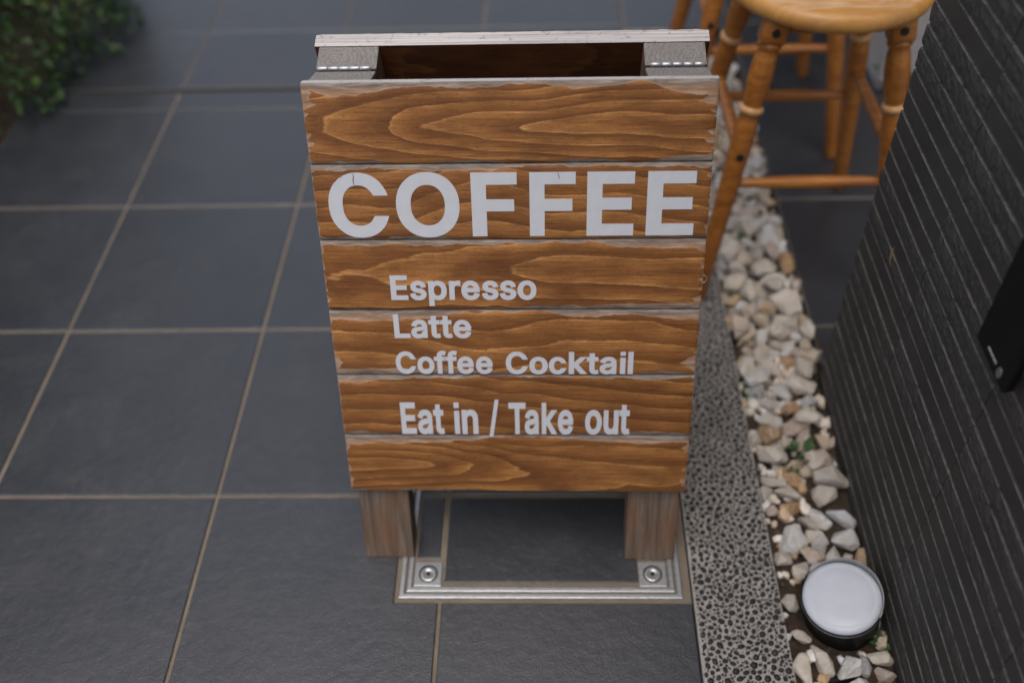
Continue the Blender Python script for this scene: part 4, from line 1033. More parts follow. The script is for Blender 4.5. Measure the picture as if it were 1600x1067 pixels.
# lettering
GLYPH = json.loads('''{"C":[[[139,136],[186,88],[194,83],[214,65],[229,56],[246,43],[287,21],[319,11],[338,3],[351,1],[365,-4],[373,-4],[375,-5],[389,-5],[392,-9],[420,-9],[431,-12],[488,-12],[490,-10],[499,-10],[501,-9],[526,-9],[529,-5],[561,-2],[563,0],[580,3],[599,10],[604,13],[626,20],[657,36],[660,36],[669,41],[709,68],[731,88],[739,93],[790,147],[815,186],[842,237],[842,242],[860,279],[861,289],[874,325],[875,335],[666,335],[659,316],[632,269],[595,228],[569,210],[544,196],[534,195],[509,185],[496,185],[485,181],[434,181],[432,183],[418,183],[404,188],[397,188],[373,200],[354,206],[314,236],[277,282],[255,324],[244,360],[240,366],[236,382],[234,402],[231,406],[231,429],[228,432],[228,476],[226,477],[226,492],[225,494],[226,539],[228,540],[228,567],[231,570],[231,596],[237,614],[237,624],[255,676],[282,724],[321,768],[349,790],[383,806],[388,806],[402,811],[408,811],[423,816],[429,816],[431,818],[486,818],[488,816],[499,816],[504,813],[515,813],[550,800],[574,786],[596,770],[624,740],[654,696],[654,692],[665,670],[669,658],[875,658],[876,667],[874,669],[874,674],[858,724],[821,802],[785,857],[769,876],[727,918],[668,960],[665,960],[628,980],[582,996],[544,1003],[539,1006],[526,1006],[525,1008],[515,1008],[513,1010],[494,1010],[493,1011],[426,1011],[424,1010],[405,1010],[396,1006],[369,1005],[367,1003],[326,993],[321,990],[318,990],[313,986],[270,970],[259,961],[232,948],[197,921],[127,849],[100,809],[92,792],[84,780],[65,739],[56,707],[53,702],[49,689],[45,679],[42,659],[37,644],[37,637],[34,629],[30,589],[27,586],[27,550],[26,549],[26,537],[24,536],[24,462],[26,460],[27,416],[30,410],[34,370],[38,356],[38,349],[43,334],[45,320],[53,299],[54,289],[57,284],[67,256],[92,204],[120,160]]],
"O":[[[146,134],[189,92],[225,64],[256,44],[300,22],[352,4],[386,-4],[408,-6],[410,-8],[448,-10],[450,-12],[510,-12],[512,-10],[550,-8],[552,-6],[562,-6],[564,-4],[584,-2],[608,4],[654,20],[700,42],[738,66],[776,96],[809,128],[829,152],[852,186],[880,236],[880,240],[898,278],[914,328],[918,352],[922,362],[924,382],[926,384],[926,396],[930,412],[930,430],[932,432],[932,460],[934,462],[932,568],[930,570],[930,588],[928,590],[926,616],[924,618],[914,672],[898,721],[878,763],[878,767],[874,771],[858,803],[819,859],[776,904],[754,922],[700,958],[650,982],[608,996],[566,1004],[564,1006],[538,1008],[536,1010],[516,1010],[514,1012],[446,1012],[444,1010],[424,1010],[422,1008],[384,1004],[344,994],[274,966],[270,962],[242,948],[201,918],[136,853],[106,811],[86,777],[68,739],[46,678],[34,626],[30,588],[28,586],[26,538],[24,536],[24,462],[26,460],[26,434],[28,432],[28,414],[30,412],[34,374],[46,322],[56,290],[72,250],[96,204],[122,164]],[[328,237],[291,280],[267,322],[247,378],[243,404],[241,406],[241,416],[240,418],[240,430],[238,432],[236,492],[234,494],[238,568],[240,570],[240,582],[241,584],[241,594],[247,614],[247,622],[267,678],[295,725],[330,764],[366,790],[400,806],[452,818],[508,818],[510,816],[522,816],[524,814],[540,812],[578,798],[600,786],[622,770],[653,739],[667,721],[683,696],[697,666],[715,608],[719,576],[721,574],[723,530],[725,528],[723,444],[721,442],[721,426],[719,424],[717,402],[709,368],[691,320],[661,270],[622,229],[596,211],[568,197],[530,185],[508,183],[506,181],[454,181],[452,183],[440,183],[414,189],[370,207]]],
"F":[[[60,0],[273,1],[274,397],[670,398],[669,585],[273,586],[273,812],[711,813],[711,1000],[59,999]]],
"E":[[[60,0],[722,1],[721,188],[273,189],[274,411],[686,412],[685,599],[274,599],[273,812],[717,813],[717,1000],[59,999]]],
"s":[[[67,90],[102,55],[120,41],[146,25],[192,5],[236,-7],[256,-9],[258,-11],[272,-11],[274,-13],[358,-15],[360,-13],[396,-11],[398,-9],[408,-9],[410,-7],[436,-3],[474,9],[506,23],[539,43],[567,65],[588,86],[608,112],[628,150],[630,160],[634,166],[640,190],[640,200],[642,202],[644,244],[642,246],[642,268],[630,314],[616,342],[596,370],[573,393],[555,407],[533,421],[502,437],[444,456],[404,466],[396,466],[370,474],[362,474],[328,484],[320,484],[286,494],[254,512],[247,521],[243,535],[245,555],[249,563],[270,582],[300,594],[326,596],[328,598],[346,598],[348,596],[366,596],[386,590],[400,582],[413,569],[425,553],[433,537],[447,493],[450,490],[458,490],[476,496],[484,496],[494,500],[502,500],[537,510],[545,510],[555,514],[563,514],[573,518],[581,518],[599,524],[641,532],[620,603],[602,641],[574,681],[545,710],[528,724],[482,750],[428,768],[396,772],[394,774],[378,774],[376,776],[298,776],[296,774],[280,774],[278,772],[268,772],[266,770],[256,770],[230,764],[190,750],[154,732],[112,702],[89,679],[73,659],[49,615],[43,597],[39,581],[39,571],[37,569],[37,555],[35,553],[35,517],[37,515],[39,487],[47,459],[61,430],[79,404],[120,365],[144,349],[180,331],[238,311],[384,277],[412,265],[427,252],[431,244],[433,238],[433,218],[423,200],[408,187],[394,179],[358,169],[314,167],[312,169],[296,169],[272,175],[252,185],[237,198],[221,226],[204,287],[184,281],[156,277],[146,273],[118,269],[108,265],[100,265],[98,263],[90,263],[70,257],[62,257],[60,255],[52,255],[50,253],[8,245],[11,222],[25,166],[45,122]]],
"p":[[[47,-256],[254,-255],[255,31],[273,19],[315,-1],[366,-13],[436,-15],[438,-13],[470,-11],[472,-9],[506,-3],[566,21],[604,45],[624,61],[665,104],[697,152],[719,198],[731,234],[741,274],[743,296],[745,298],[747,332],[749,334],[749,429],[747,431],[747,451],[745,453],[741,489],[737,499],[733,523],[719,565],[697,611],[681,637],[651,675],[630,696],[606,716],[568,740],[510,764],[476,772],[450,774],[448,776],[374,776],[372,774],[358,774],[356,772],[336,770],[295,756],[269,742],[253,730],[250,731],[249,768],[46,767]],[[320,193],[296,218],[286,232],[268,270],[258,306],[256,328],[254,330],[254,346],[252,348],[252,419],[254,421],[254,437],[256,439],[256,449],[258,451],[258,461],[262,477],[270,501],[286,533],[296,547],[324,574],[348,586],[374,592],[416,592],[418,590],[436,588],[466,574],[495,547],[511,523],[529,479],[535,455],[537,433],[539,431],[541,358],[539,356],[537,322],[527,280],[517,254],[497,220],[468,191],[442,177],[418,171],[372,171],[348,177]]],
"r":[[[47,0],[254,1],[254,490],[256,492],[258,508],[266,528],[287,555],[309,571],[332,581],[350,583],[352,585],[398,585],[400,583],[426,581],[480,567],[485,568],[484,773],[476,773],[474,775],[436,775],[434,777],[354,777],[352,775],[338,775],[289,761],[251,741],[249,767],[46,766]]],
"L":[[[60,0],[698,1],[697,188],[273,189],[272,1000],[59,999]]],
"a":[[[68,70],[103,39],[153,11],[199,-5],[225,-9],[227,-11],[239,-11],[241,-13],[315,-15],[317,-13],[337,-13],[339,-11],[360,-9],[406,5],[448,27],[450,1],[653,2],[653,529],[651,531],[651,549],[649,551],[649,561],[647,563],[643,589],[625,635],[599,674],[560,713],[526,735],[502,747],[464,761],[440,767],[408,771],[406,773],[392,773],[390,775],[366,775],[364,777],[305,775],[303,773],[289,773],[287,771],[247,765],[191,747],[151,727],[127,711],[111,699],[74,663],[54,635],[32,593],[12,543],[15,538],[209,482],[232,535],[242,549],[261,568],[293,586],[313,592],[323,592],[325,594],[376,594],[378,592],[394,590],[412,582],[431,565],[443,539],[447,501],[444,498],[428,496],[426,494],[362,488],[346,484],[333,484],[331,482],[275,476],[273,474],[263,474],[261,472],[253,472],[251,470],[243,470],[241,468],[233,468],[231,466],[189,458],[149,444],[115,428],[77,402],[52,377],[32,349],[22,329],[12,299],[10,279],[8,277],[8,263],[6,261],[6,213],[8,211],[8,195],[10,193],[14,165],[28,127],[44,99]],[[233,186],[224,195],[216,211],[214,219],[214,245],[224,267],[237,278],[253,286],[293,298],[343,304],[344,306],[358,306],[360,308],[374,308],[390,312],[402,312],[404,314],[414,314],[416,316],[456,322],[498,334],[523,347],[448,268],[447,283],[445,283],[443,259],[429,227],[406,200],[384,184],[354,172],[337,170],[335,168],[281,168],[251,176]]],
"t":[[[113,70],[140,43],[166,25],[200,9],[244,-3],[276,-5],[278,-7],[351,-5],[353,-3],[385,1],[435,17],[438,20],[428,60],[426,77],[422,87],[422,95],[418,105],[416,123],[412,133],[412,141],[408,151],[402,187],[397,190],[385,186],[375,186],[373,184],[341,180],[339,178],[328,178],[326,176],[290,176],[281,181],[277,193],[277,203],[275,205],[275,587],[414,589],[414,766],[275,768],[274,933],[70,933],[69,768],[-37,766],[-37,589],[69,587],[69,177],[71,175],[71,163],[77,137],[85,115],[97,91]]],
"e":[[[107,100],[136,71],[164,49],[188,33],[237,9],[283,-5],[313,-9],[315,-11],[327,-11],[329,-13],[411,-15],[413,-13],[431,-13],[433,-11],[459,-9],[493,-1],[551,21],[583,39],[611,59],[658,106],[676,132],[690,158],[710,214],[710,220],[716,234],[715,237],[519,285],[514,278],[512,268],[494,224],[486,212],[467,193],[443,179],[417,171],[405,171],[403,169],[359,169],[357,171],[347,171],[323,177],[285,197],[260,222],[250,236],[236,264],[226,298],[227,305],[716,306],[716,422],[714,424],[714,449],[712,455],[752,481],[708,483],[704,513],[688,565],[662,619],[642,649],[620,675],[583,708],[547,732],[511,750],[469,764],[445,770],[423,772],[421,774],[407,774],[405,776],[331,776],[329,774],[301,772],[259,762],[202,738],[146,700],[119,675],[95,647],[65,601],[45,559],[31,519],[21,477],[17,437],[15,436],[13,348],[15,346],[15,322],[17,320],[19,292],[27,262],[27,254],[39,216],[55,182],[55,178],[59,174],[67,156],[85,128]],[[231,482],[232,493],[246,523],[260,543],[281,564],[313,584],[343,592],[395,592],[423,584],[441,574],[466,551],[480,531],[490,511],[498,487],[497,482]]],
"f":[[[98,0],[303,1],[303,586],[458,588],[458,766],[304,767],[303,806],[305,808],[305,820],[313,840],[320,847],[330,851],[373,851],[431,831],[437,827],[442,828],[456,874],[456,880],[460,887],[460,893],[470,921],[470,927],[480,955],[480,961],[484,969],[484,975],[494,1003],[453,1020],[419,1030],[387,1034],[385,1036],[316,1038],[314,1036],[298,1036],[296,1034],[286,1034],[260,1028],[226,1016],[198,1002],[170,982],[141,953],[129,937],[111,903],[103,880],[101,864],[99,862],[99,850],[97,848],[97,768],[-37,766],[-37,588],[97,586]]],
"c":[[[105,98],[144,58],[150,55],[167,40],[224,8],[258,-3],[291,-8],[294,-12],[318,-12],[329,-15],[380,-15],[381,-13],[400,-13],[405,-10],[422,-10],[424,-8],[430,-8],[438,-5],[457,-2],[476,7],[489,10],[525,28],[530,33],[571,62],[602,92],[619,114],[642,148],[646,159],[661,184],[661,191],[670,209],[676,228],[676,232],[686,262],[685,268],[482,268],[466,232],[452,212],[424,187],[414,183],[400,175],[389,172],[368,172],[365,168],[362,170],[330,170],[297,180],[270,200],[247,228],[230,262],[219,298],[219,309],[214,322],[214,341],[211,344],[211,418],[214,421],[214,432],[217,442],[219,464],[228,494],[243,522],[243,526],[255,544],[278,568],[289,577],[305,585],[310,585],[330,592],[378,592],[392,587],[405,585],[421,577],[432,568],[461,536],[467,522],[474,514],[480,492],[482,490],[687,490],[688,492],[681,509],[680,524],[673,544],[662,569],[662,572],[646,606],[627,634],[626,639],[613,656],[563,707],[541,723],[525,732],[522,735],[489,752],[452,765],[427,768],[413,773],[394,773],[391,777],[319,777],[316,773],[300,773],[299,772],[277,770],[256,762],[242,760],[188,735],[180,728],[163,718],[134,695],[103,662],[89,644],[64,604],[46,568],[41,549],[38,544],[26,504],[21,469],[18,464],[18,442],[15,438],[13,351],[15,349],[15,339],[16,337],[16,309],[19,306],[19,292],[22,282],[24,262],[30,246],[30,241],[37,224],[38,214],[51,189],[51,182],[62,164],[68,149],[84,124]]],
"k":[[[47,0],[254,1],[254,279],[271,294],[282,283],[502,0],[761,1],[423,428],[469,478],[751,764],[750,767],[488,767],[255,527],[254,999],[46,999]]],
"l":[[[46,0],[251,0],[251,1000],[46,1000]]],
"i":[[[46,0],[251,0],[251,740],[46,740]],[[46,830],[251,830],[251,1000],[46,1000]]],
"n":[[[47,0],[254,1],[254,478],[256,480],[256,490],[268,528],[284,552],[299,567],[311,575],[326,583],[356,591],[396,591],[398,589],[408,589],[436,577],[459,556],[467,544],[479,512],[481,490],[483,488],[483,1],[691,1],[691,494],[689,496],[687,538],[685,540],[683,562],[677,586],[665,620],[651,648],[623,688],[586,723],[562,739],[520,759],[478,771],[456,773],[454,775],[436,775],[434,777],[384,777],[382,775],[366,775],[364,773],[342,771],[318,765],[287,753],[253,733],[250,734],[249,767],[46,766]]],
"T":[[[299,0],[510,1],[510,812],[796,813],[796,1000],[9,999],[10,813],[298,812]]],
"u":[[[112,82],[143,51],[171,31],[189,23],[193,19],[235,3],[269,-5],[281,-5],[283,-7],[350,-9],[352,-7],[370,-7],[372,-5],[402,-1],[444,13],[476,29],[486,37],[488,1],[691,2],[690,767],[483,766],[483,295],[481,293],[481,279],[471,245],[449,211],[432,196],[410,184],[378,176],[340,176],[338,178],[328,178],[307,186],[295,194],[272,219],[264,235],[256,261],[256,271],[254,273],[254,766],[46,766],[46,263],[48,261],[48,239],[50,237],[52,213],[60,179],[74,142],[94,106]]],
"o":[[[115,92],[148,61],[178,39],[235,9],[271,-3],[307,-9],[309,-11],[343,-13],[345,-15],[399,-15],[401,-13],[421,-13],[423,-11],[447,-9],[481,-1],[515,11],[549,27],[599,61],[632,92],[654,118],[672,144],[694,184],[694,188],[708,218],[724,274],[724,284],[730,310],[730,326],[732,328],[732,354],[734,356],[732,433],[730,435],[730,451],[728,453],[724,487],[714,519],[714,525],[702,559],[682,601],[656,641],[640,661],[595,704],[567,724],[539,740],[507,754],[477,764],[443,770],[441,772],[413,774],[411,776],[335,776],[333,774],[317,774],[315,772],[293,770],[261,760],[255,760],[200,736],[168,716],[140,694],[109,663],[91,641],[65,601],[49,569],[27,505],[21,469],[19,467],[17,439],[15,437],[13,350],[15,348],[17,308],[19,306],[19,294],[21,292],[25,264],[41,212],[53,188],[53,184],[75,144],[93,118]],[[283,201],[260,228],[242,262],[230,298],[230,306],[224,328],[224,342],[222,344],[222,418],[224,420],[224,432],[226,433],[230,463],[238,489],[256,527],[264,539],[287,564],[303,576],[319,584],[351,592],[393,592],[427,584],[443,576],[459,564],[482,539],[498,513],[516,463],[516,455],[522,433],[522,420],[524,418],[526,372],[524,370],[522,326],[520,324],[514,290],[506,266],[490,234],[472,210],[445,187],[419,175],[403,171],[387,171],[385,169],[343,171],[311,181]]],
"/":[[[0,-90],[160,-90],[420,1090],[260,1090]]]}''')
LET = {}
def letter_mesh(ch, sxm, szm):
    key = (ch, round(sxm, 6), round(szm, 6))
    if key in LET: return LET[key]
    loops = [[Vector((p[0] * .001 * sxm, p[1] * .001 * szm, 0)) for p in L] for L in GLYPH[ch]]
    tris = tessellate_polygon(loops); fl = [p for L in loops for p in L]; n_ = len(fl); t = .00035
    V = [(p.x, -t, p.y) for p in fl] + [(p.x, .0009, p.y) for p in fl]; Fc = []
    for a, b, c in tris:
        A = (fl[b] - fl[a]).cross(fl[c] - fl[a]).z
        Fc.append((a, b, c) if A > 0 else (a, c, b))
    s = 0
    for L in loops:
        m_ = len(L)
        for i in range(m_): Fc.append((s + i, s + (i + 1) % m_, n_ + s + (i + 1) % m_, n_ + s + i))
        s += m_
    me = bpy.data.meshes.new('letter'); me.from_pydata(V, [], Fc); me.update(); me.materials.append(M_VINYL); LET[key] = me; return me
ADV = {'E': .79, 's': .68, 'p': .795, 'r': .50, 'o': .765, 'L': .735, 'a': .745, 't': .465, 'e': .79, 'C': .92, 'f': .462, 'c': .735, 'k': .775, 'l': .30, 'i': .30, 'n': .745, 'T': .74, 'u': .745, '/': .42}
def put_letter(ch, x, base, cap, xs, plank_i):
    o = bpy.data.objects.new('letter', letter_mesh(ch, xs, cap)); COL.objects.link(o); o.parent = front[plank_i]
    o.matrix_parent_inverse = Matrix.Identity(4); o.location = (x, .0, base); o['label'] = 'white letter ' + ch if ch != '/' else 'white slash'
    return o
def gext(ch):
    xs = [p[0] for L in GLYPH[ch] for p in L]; return min(xs) * .001, max(xs) * .001
def word(txt, xa, xb, base, cap, plank_i, squeeze=None):
    x = 0; pos = []
    for ch in txt: pos.append(x); x += ADV[ch]
    lo = gext(txt[0])[0]; hi = pos[-1] + gext(txt[-1])[1]; s = (xb - xa) / (hi - lo)
    for ch, p in zip(txt, pos): put_letter(ch, xa + (p - lo) * s, base, cap, s, plank_i)
for ch, xa, xb in (('C', -.1810, -.1215), ('O', -.1137, -.0507), ('F', -.0388, .0063), ('F', .0186, .0637), ('E', .0750, .1214), ('E', .1336, .1807)):
    lo, hi = gext(ch); s = (xb - xa) / (hi - lo); put_letter(ch, xa - lo * s, .4398, .0667, s, 1)
word('Espresso', -.1269, .0246, .3687, .0281, 2)
word('Latte', -.1271, -.0440, .3234, .0277, 3)
word('Coffee', -.1285, -.0227, .2790, .0275, 3); word('Cocktail', -.0092, .1278, .2786, .0275, 3)
word('Eat', -.1285, -.0799, .1998, .0419, 4); word('in', -.0685, -.0419, .1998, .0419, 4); word('/', -.0299, -.0183, .1998, .0419, 4)
word('Take', -.0077, .0650, .1998, .0418, 4); word('out', .0774, .1272, .1998, .0418, 4)

# cracks in the vinyl where the wood below has split
def crack(pts, w, plank_i):
    V, Fc = [], []; n_ = len(pts)
    for i, (x, z) in enumerate(pts):
        ww = w * math.sin(math.pi * (i + .35) / n_); V += [(x - ww / 2, -.00048, z), (x + ww / 2, -.00048, z)]
    for i in range(n_ - 1): Fc.append((2 * i, 2 * i + 1, 2 * i + 3, 2 * i + 2))
    o = mesh_obj('crack', V, Fc, M_CRACK, front[plank_i]); o.matrix_parent_inverse = Matrix.Identity(4)
crack([(-.1535, .5068), (-.1532, .5030), (-.1541, .4990), (-.1536, .4945)], .0014, 1)
crack([(-.1662, .5052), (-.1655, .5035), (-.1657, .5018)], .0009, 1)
crack([(.0462, .5068), (.0470, .5035), (.0478, .4995)], .0011, 1)
# ------------------------------------------------------------------ stools
def make_stool(loc):
    root = empty('wooden_stool', loc)
    ZB, ZT, RS = .4365, .4640, .1385
    bm = bmesh.new(); bm_lathe(bm, [(.100, ZB), (.128, ZB), (RS - .0035, ZB + .0045), (RS, ZB + .012), (RS - .0015, ZT - .007), (RS - .007, ZT - .0012), (RS - .014, ZT), (.09, ZT - .0015), (.04, ZT - .003), (.006, ZT - .0032)], 64)
    bm_obj('seat', bm, M_SEAT, root, True)
    TOP, FOOT = .078, .139
    def at(sx, sy_, z):
        f = z / ZB; k = FOOT + (TOP - FOOT) * f; return Vector((sx * k, sy_ * k, z))
    for sx in (-1, 1):
        for sy_ in (-1, 1):
            p0, p1 = at(sx, sy_, 0), at(sx, sy_, ZB + .002); mt = axis_mtx_x(p0, p1); Ln = (p1 - p0).length; k = Ln / .4385
            bm = bmesh.new()
            prof = [(.0105, .0), (.0118, .003), (.0128, .10), (.0145, .22), (.0152, .275), (.0138, .300), (.0128, .306), (.0128, .318), (.0138, .322), (.0162, .345), (.0166, .362), (.0150, .384), (.0132, .391), (.0132, .394), (.0160, .398), (.0160, .402), (.0138, .405)]
            bm_lathe(bm, [(r_, z * k) for r_, z in prof], 20, mt)
            b2 = bmesh.new(); bm_box(b2, -.0165, .0165, -.0165, .0165, .403 * k, Ln, .005, 2)
            rot = mt @ Matrix.Rotation(0, 4, 'Z'); bmesh.ops.transform(b2, matrix=rot, verts=b2.verts)
            me_ = bpy.data.meshes.new('tmp'); b2.to_mesh(me_); b2.free(); bm.from_mesh(me_); bpy.data.meshes.remove(me_)
            leg = bm_obj('leg', bm, M_STOOL, root, True)
            bm = bmesh.new(); bm_lathe(bm, [(.0131, .3065 * k), (.0165, .309 * k), (.0172, .312 * k), (.0165, .315 * k), (.0131, .3175 * k)], 20, mt); bm_obj('ring', bm, M_RING, leg, True)
            for zz, rr in ((.420, .0170), (.247, .0150)):
                c = at(sx, sy_, zz); bm = bmesh.new(); d = Vector((0, -1 if sy_ < 0 else 1, .12)).normalized()
                q0 = c + d * (rr - .004); bm_lathe(bm, [(.0055, 0), (.0055, .0046), (.0042, .0048)], 14, axis_mtx(q0, q0 + d)); bm_obj('screw_plug', bm, M_DARKHOLE, leg)
    def rung(a, b):
        bm = bmesh.new(); L = (b - a).length
        bm_lathe(bm, [(.0062, 0), (.0072, L * .12), (.0092, L * .4), (.0092, L * .6), (.0072, L * .88), (.0062, L)], 14, axis_mtx(a, b)); bm_obj('rung', bm, M_STOOL, root, True)
    for s in (-1, 1):
        rung(at(-1, s, .200) , at(1, s, .200)); rung(at(s, -1, .247), at(s, 1, .247))
        for ax in (0, 1):
            bm = bmesh.new(); q = TOP - .004
            if ax == 0: bm_box(bm, -q + .014, q - .014, s * q - .008, s * q + .008, ZB - .024, ZB - .0005, .002)
            else: bm_box(bm, s * q - .008, s * q + .008, -q + .014, q - .014, ZB - .0237, ZB - .0005, .002)
            bm_obj('apron', bm, M_STOOL, root)
    return root
stool = make_stool((.3755, 1.214, .0002))
tag(stool, 'orange varnished round wooden stool nearer the brick wall, its worn seat in view', 'stool', 'wooden stools behind the sign')
st2 = copy_tree(stool); st2.location = (.380, 1.577, .0002)
tag(st2, 'orange wooden stool farther back, only its turned legs and rungs in view', 'stool', 'wooden stools behind the sign')

# ------------------------------------------------------------------ garden spotlight
LC = Vector((.3372, .5430, .036)); lamp = empty('garden_spotlight', (LC.x, LC.y, -.035 + BZ))
tag(lamp, 'round black ground spotlight with frosted white lens among the stones', 'spotlight')
LM = Matrix.Translation((0, 0, LC.z + .035 - BZ)) @ Matrix.Rotation(R(-12), 4, 'Y') @ Matrix.Rotation(R(5), 4, 'X')
bm = bmesh.new(); bm_lathe(bm, [(.040, -.064), (.0425, -.058), (.0440, -.020), (.0448, -.006), (.0450, .0002), (.0434, .0004), (.0430, -.006)], 48, LM, False); bm_obj('housing', bm, M_BLACK, lamp, True)
bm = bmesh.new(); rings_ = []
for i in range(64):
    an = 2 * math.pi * i / 64; hh = -.0005 + .0135 * max(0, math.cos(an - R(50))) ** .9; c_, s_ = math.cos(an), math.sin(an)
    rings_.append([bm.verts.new(LM @ Vector((r_ * c_, r_ * s_, z_))) for r_, z_ in ((.0436, -.003), (.0438, hh - .0004), (.0443, hh), (.0450, hh - .0003), (.0452, -.004))])
for i in range(64):
    a_, b_ = rings_[i], rings_[(i + 1) % 64]
    for j in range(4): bm.faces.new((a_[j], a_[j + 1], b_[j + 1], b_[j]))
bm_obj('rim', bm, M_RIMMETAL, lamp, True)
bm = bmesh.new(); bm_lathe(bm, [(.0435, -.0010), (.0434, .0014), (.0422, .0036), (.0395, .0052), (.0365, .0058), (.0352, .0056), (.0342, .0060), (.025, .0066), (.012, .0069), (.001, .0070)], 56, LM); bm_obj('lens', bm, M_LENS, lamp, True)
bm = bmesh.new(); bm_tube(bm, [(.383, .515, -.018), (.3865, .53, -.004), (.389, .545, .008), (.3895, .562, .015), (.388, .58, .010), (.386, .60, -.004)], .0007, 6)
wr = bm_obj('wire', bm, M_RIMMETAL, None, True); tag(wr, 'thin loose wire curving between the spotlight and the brick wall', 'wire')
bm = bmesh.new(); bm_tube(bm, [(.300, .462, -.020), (.318, .468, -.0155), (.338, .4705, -.0145), (.352, .474, -.017), (.362, .486, -.021), (.352, .505, -.023)], .0042, 8)
cb = bm_obj('cable', bm, M_BLACK, None, True); tag(cb, 'black cable lying on the soil in front of the spotlight', 'cable')

# ------------------------------------------------------------------ black box on the wall
BX0 = .372; wb = empty('wall_box', (.378, .545, .428)); tag(wb, 'black plastic box mounted on the dark brick wall', 'wall box')
def bchild(o): o.parent = wb; o.matrix_parent_inverse = Matrix.Translation((-.378, -.545, -.428)); return o
bchild(box_obj('casing', BX0, .3795, .512, .578, .4325, .80, M_BLACK, None, .0035, 3))
bchild(box_obj('mounting_plate', .3797, .3870, .5185, .5715, .4280, .79, M_BLACK, None, .001, 1))
bm = bmesh.new(); rm = random.Random(4); y = .5535
while y > .5365:
    w = rm.uniform(.0010, .0020); bm_box(bm, BX0 - .0004, BX0 + .0003, y - w, y, .4445 + rm.uniform(0, .0004), .4466 + rm.uniform(-.0003, .0003)); y -= w + .0006
bchild(bm_obj('printed_line', bm, M_MARK))
bm = bmesh.new(); bm_lathe(bm, [(.0042, -.0006), (.0042, .0008), (.0034, .0013), (.0026, .0009), (.0012, .0008)], 20, Matrix.Translation((BX0, .5255, .4445)) @ Matrix.Rotation(R(-90), 4, 'Y') @ Matrix.Diagonal((1.3, .9, 1, 1)))
bchild(bm_obj('badge', bm, M_RIMMETAL))

# ------------------------------------------------------------------ plants
def leaf_quad(V, Fc, TT, p, d, nrm, L, W, tone, fold=.25):
    s = d.cross(nrm).normalized(); up_ = s.cross(d).normalized(); b = len(V)
    V += [p, p + d * L * .35 + s * W * .5 + up_ * W * fold, p + d * L * .75 + s * W * .38 + up_ * W * fold * .6, p + d * L - up_ * L * .12, p + d * L * .75 - s * W * .38 + up_ * W * fold * .6, p + d * L * .35 - s * W * .5 + up_ * W * fold, p + d * L * .5]
    Fc += [(b, b + 1, b + 6), (b + 1, b + 2, b + 6), (b + 2, b + 3, b + 6), (b + 3, b + 4, b + 6), (b + 4, b + 5, b + 6), (b + 5, b, b + 6)]
    TT += [tone] * 7
def foliage(name, V, Fc, TT, mat, parent):
    o = mesh_obj(name, V, Fc, mat, parent); o.data.attributes.new('tone', 'FLOAT', 'POINT').data.foreach_set('value', np.array(TT, np.float32)); return o
rl = random.Random(77)
shrub = empty('shrub', (-1.26, 1.90, -.02)); tag(shrub, 'dense dark green leafy shrub at the edge of the tiled path', 'shrub')
SB0 = Vector((-1.26, 1.90, -.02))
lobes = [((-1.27, 1.90, .12), (.37, .43, .30), 12000, .74), ((-1.70, 1.42, .42), (.48, .55, .48), 6000, 1.6), ((-1.68, 2.15, .44), (.54, .70, .46), 7000, 1.6), ((-1.58, 1.25, .98), (.42, .48, .34), 4000, 1.8)]  # lobes after the first are added out of view to shade the paving
V, Fc, TT = [], [], []
for (c, rad, cnt, lsz) in lobes:
    for _ in range(cnt):
        while True:
            p = Vector((rl.uniform(-1, 1), rl.uniform(-1, 1), rl.uniform(-1, 1)))
            if .05 < p.length < 1: break
        rr = p.length; p = p.normalized() * (rr ** .45)
        lump = 1 + .16 * mnoise.noise(p * 3.1 + Vector(c)) + .10 * mnoise.noise(p * 8 + Vector(c))
        q = Vector((c[0] + p.x * rad[0] * lump, c[1] + p.y * rad[1] * lump, c[2] + p.z * rad[2] * lump))
        if q.z < .004: continue
        d = (p + Vector((rl.gauss(0, .6), rl.gauss(0, .6), rl.gauss(0, .5)))).normalized(); nr = (Vector((0, 0, 1)) + Vector((rl.gauss(0, .5), rl.gauss(0, .5), 0))).normalized()
        if abs(d.dot(nr)) > .95: continue
        L = rl.uniform(.016, .034) * lsz; leaf_quad(V, Fc, TT, q - SB0, d, nr, L, L * rl.uniform(.42, .6), min(1, max(0, rl.gauss(.42, .24))))
foliage('foliage', V, Fc, TT, M_LEAF, shrub)
for q_ in range(7):
    a = rl.uniform(0, 6.28); e = Vector((math.cos(a) * .22, math.sin(a) * .24, rl.uniform(.18, .34)))
    bm = bmesh.new(); bm_tube(bm, [(rl.uniform(-.03, .03), rl.uniform(-.03, .03), -.05), e * .45 + Vector((0, 0, .06)), e], [.008, .005, .002], 6); bm_obj('stem', bm, M_STEM, shrub, True)
for (c, rad, cnt, lsz) in lobes[1:]:
    for q_ in range(6):
        e = Vector(c) + Vector((rl.uniform(-.6, .6) * rad[0], rl.uniform(-.6, .6) * rad[1], rl.uniform(.0, .6) * rad[2])) - SB0
        b0 = Vector((c[0] + rl.uniform(-.06, .06), c[1] + rl.uniform(-.06, .06), -.03)) - SB0
        bm = bmesh.new(); bm_tube(bm, [b0, (b0 * .55 + e * .45) + Vector((rl.uniform(-.04, .04), rl.uniform(-.04, .04), .05)), e], [.011, .007, .0025], 6); bm_obj('stem', bm, M_STEM, shrub, True)
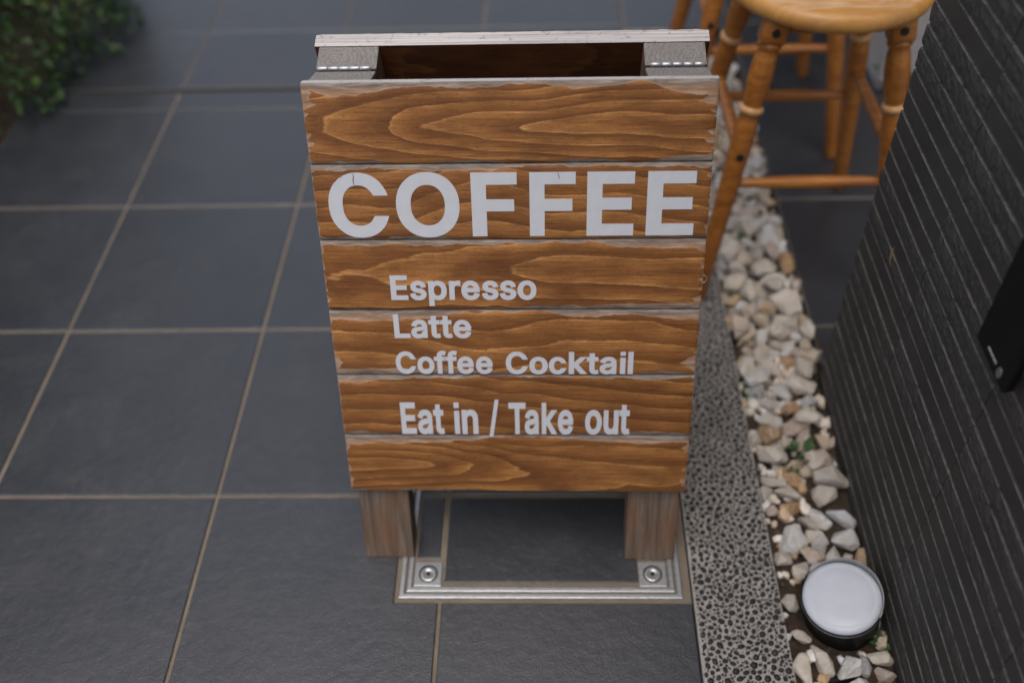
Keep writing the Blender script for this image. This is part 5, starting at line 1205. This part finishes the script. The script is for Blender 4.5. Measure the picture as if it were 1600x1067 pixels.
for (px, py, pz, dx, dy, L) in ((-1.09, 1.66, .30, .75, -.75, .085), (-1.02, 1.80, .33, .9, -.2, .06)):
    V, Fc, TT = [], [], []
    leaf_quad(V, Fc, TT, Vector((0, 0, 0)), Vector((dx, dy, -.15)).normalized(), Vector((.1, -.3, 1)).normalized(), L, L * .62, .5, .12)
    o = foliage('leaf', V, Fc, TT, M_BIGLEAF, shrub); o.location = Vector((px, py, pz)) - SB0; o['label'] = 'broad bright leaf'
def weed(loc, n_, L, label, group=None, spread=.5):
    root = empty('weed', loc); tag(root, label, 'weed', group); V, Fc, TT = [], [], []
    for i in range(n_):
        a = 6.28 * i / n_ + rl.uniform(-.5, .5); el = rl.uniform(.15, .9); d = Vector((math.cos(a) * math.cos(el), math.sin(a) * math.cos(el), math.sin(el) * spread + .1)).normalized()
        leaf_quad(V, Fc, TT, d * L * .25, d, Vector((rl.gauss(0, .2), rl.gauss(0, .2), 1)).normalized(), L * rl.uniform(.7, 1.1), L * rl.uniform(.4, .6), rl.uniform(.2, .9), .15)
    foliage('leaf_cluster', V, Fc, TT, M_WEED, root)
    bm = bmesh.new(); bm_tube(bm, [(0, 0, -.014), (.001, .001, .004)], .0009, 5); bm_obj('stem', bm, M_WEED, root); bm_w = root.children[-1]
    bm_w.data.attributes.new('tone', 'FLOAT', 'POINT')
    return root
weed((.3423, .7783, -.004), 6, .022, 'largest broad-leaved green weed among the pale stones below the wall')
weed((.372, .775, -.012), 4, .014, 'tiny green weed on bare soil close to the wall base')
WS = sorted(((.288, 1.17, -.002), (.33, 1.215, -.002), (.305, 1.31, .0), (.36, 1.285, .0), (.295, 1.085, -.002), (.345, 1.12, -.002), (.30, .985, -.004), (.37, 1.01, -.004), (.29, .885, -.004), (.297, .775, -.006), (.325, .745, -.006), (.34, 1.42, .002)), key=lambda t: t[1])
ORD = ['nearest', 'second', 'third', 'fourth', 'fifth', 'sixth', 'seventh', 'eighth', 'ninth', 'tenth', 'eleventh', 'farthest']
for w_, (x, y, z) in zip(ORD, WS):
    weed((x, y, z), rl.randint(4, 7), rl.uniform(.010, .016), 'small green weed between pale stones, ' + w_ + (' to' if w_ == 'nearest' else ' from') + ' the spotlight', 'weeds in the stone strip')
weed((.386, .510, -.012), 7, .014, 'low green weed beside the spotlight at the wall base', None, .8)
gp = empty('pot_plant', (.690, 1.648, 0)); tag(gp, 'dark green leafy tuft at the foot of the grey pillar', 'plant'); V, Fc, TT = [], [], []
for i in range(40):
    a = rl.uniform(0, 6.28); d = Vector((math.cos(a) * .6, math.sin(a) * .6, rl.uniform(.3, 1))).normalized(); leaf_quad(V, Fc, TT, d * rl.uniform(0, .03), d, Vector((.3, .2, 1)).normalized(), rl.uniform(.02, .05), .012, rl.uniform(0, .6), .15)
foliage('leaf_cluster', V, Fc, TT, M_LEAF, gp)
V, Fc, TT = [], [], []
leaf_quad(V, Fc, TT, Vector((0, 0, 0)), Vector((0, -.12, -1)).normalized(), Vector((-1, 0, 0)), .030, .006, .5, .2)
dl_ = foliage('dry_leaf', V, Fc, TT, M_DRY, None); dl_.location = (.3755, .7845, .357); tag(dl_, 'thin dry brown leaf stuck to the brick wall', 'leaf')
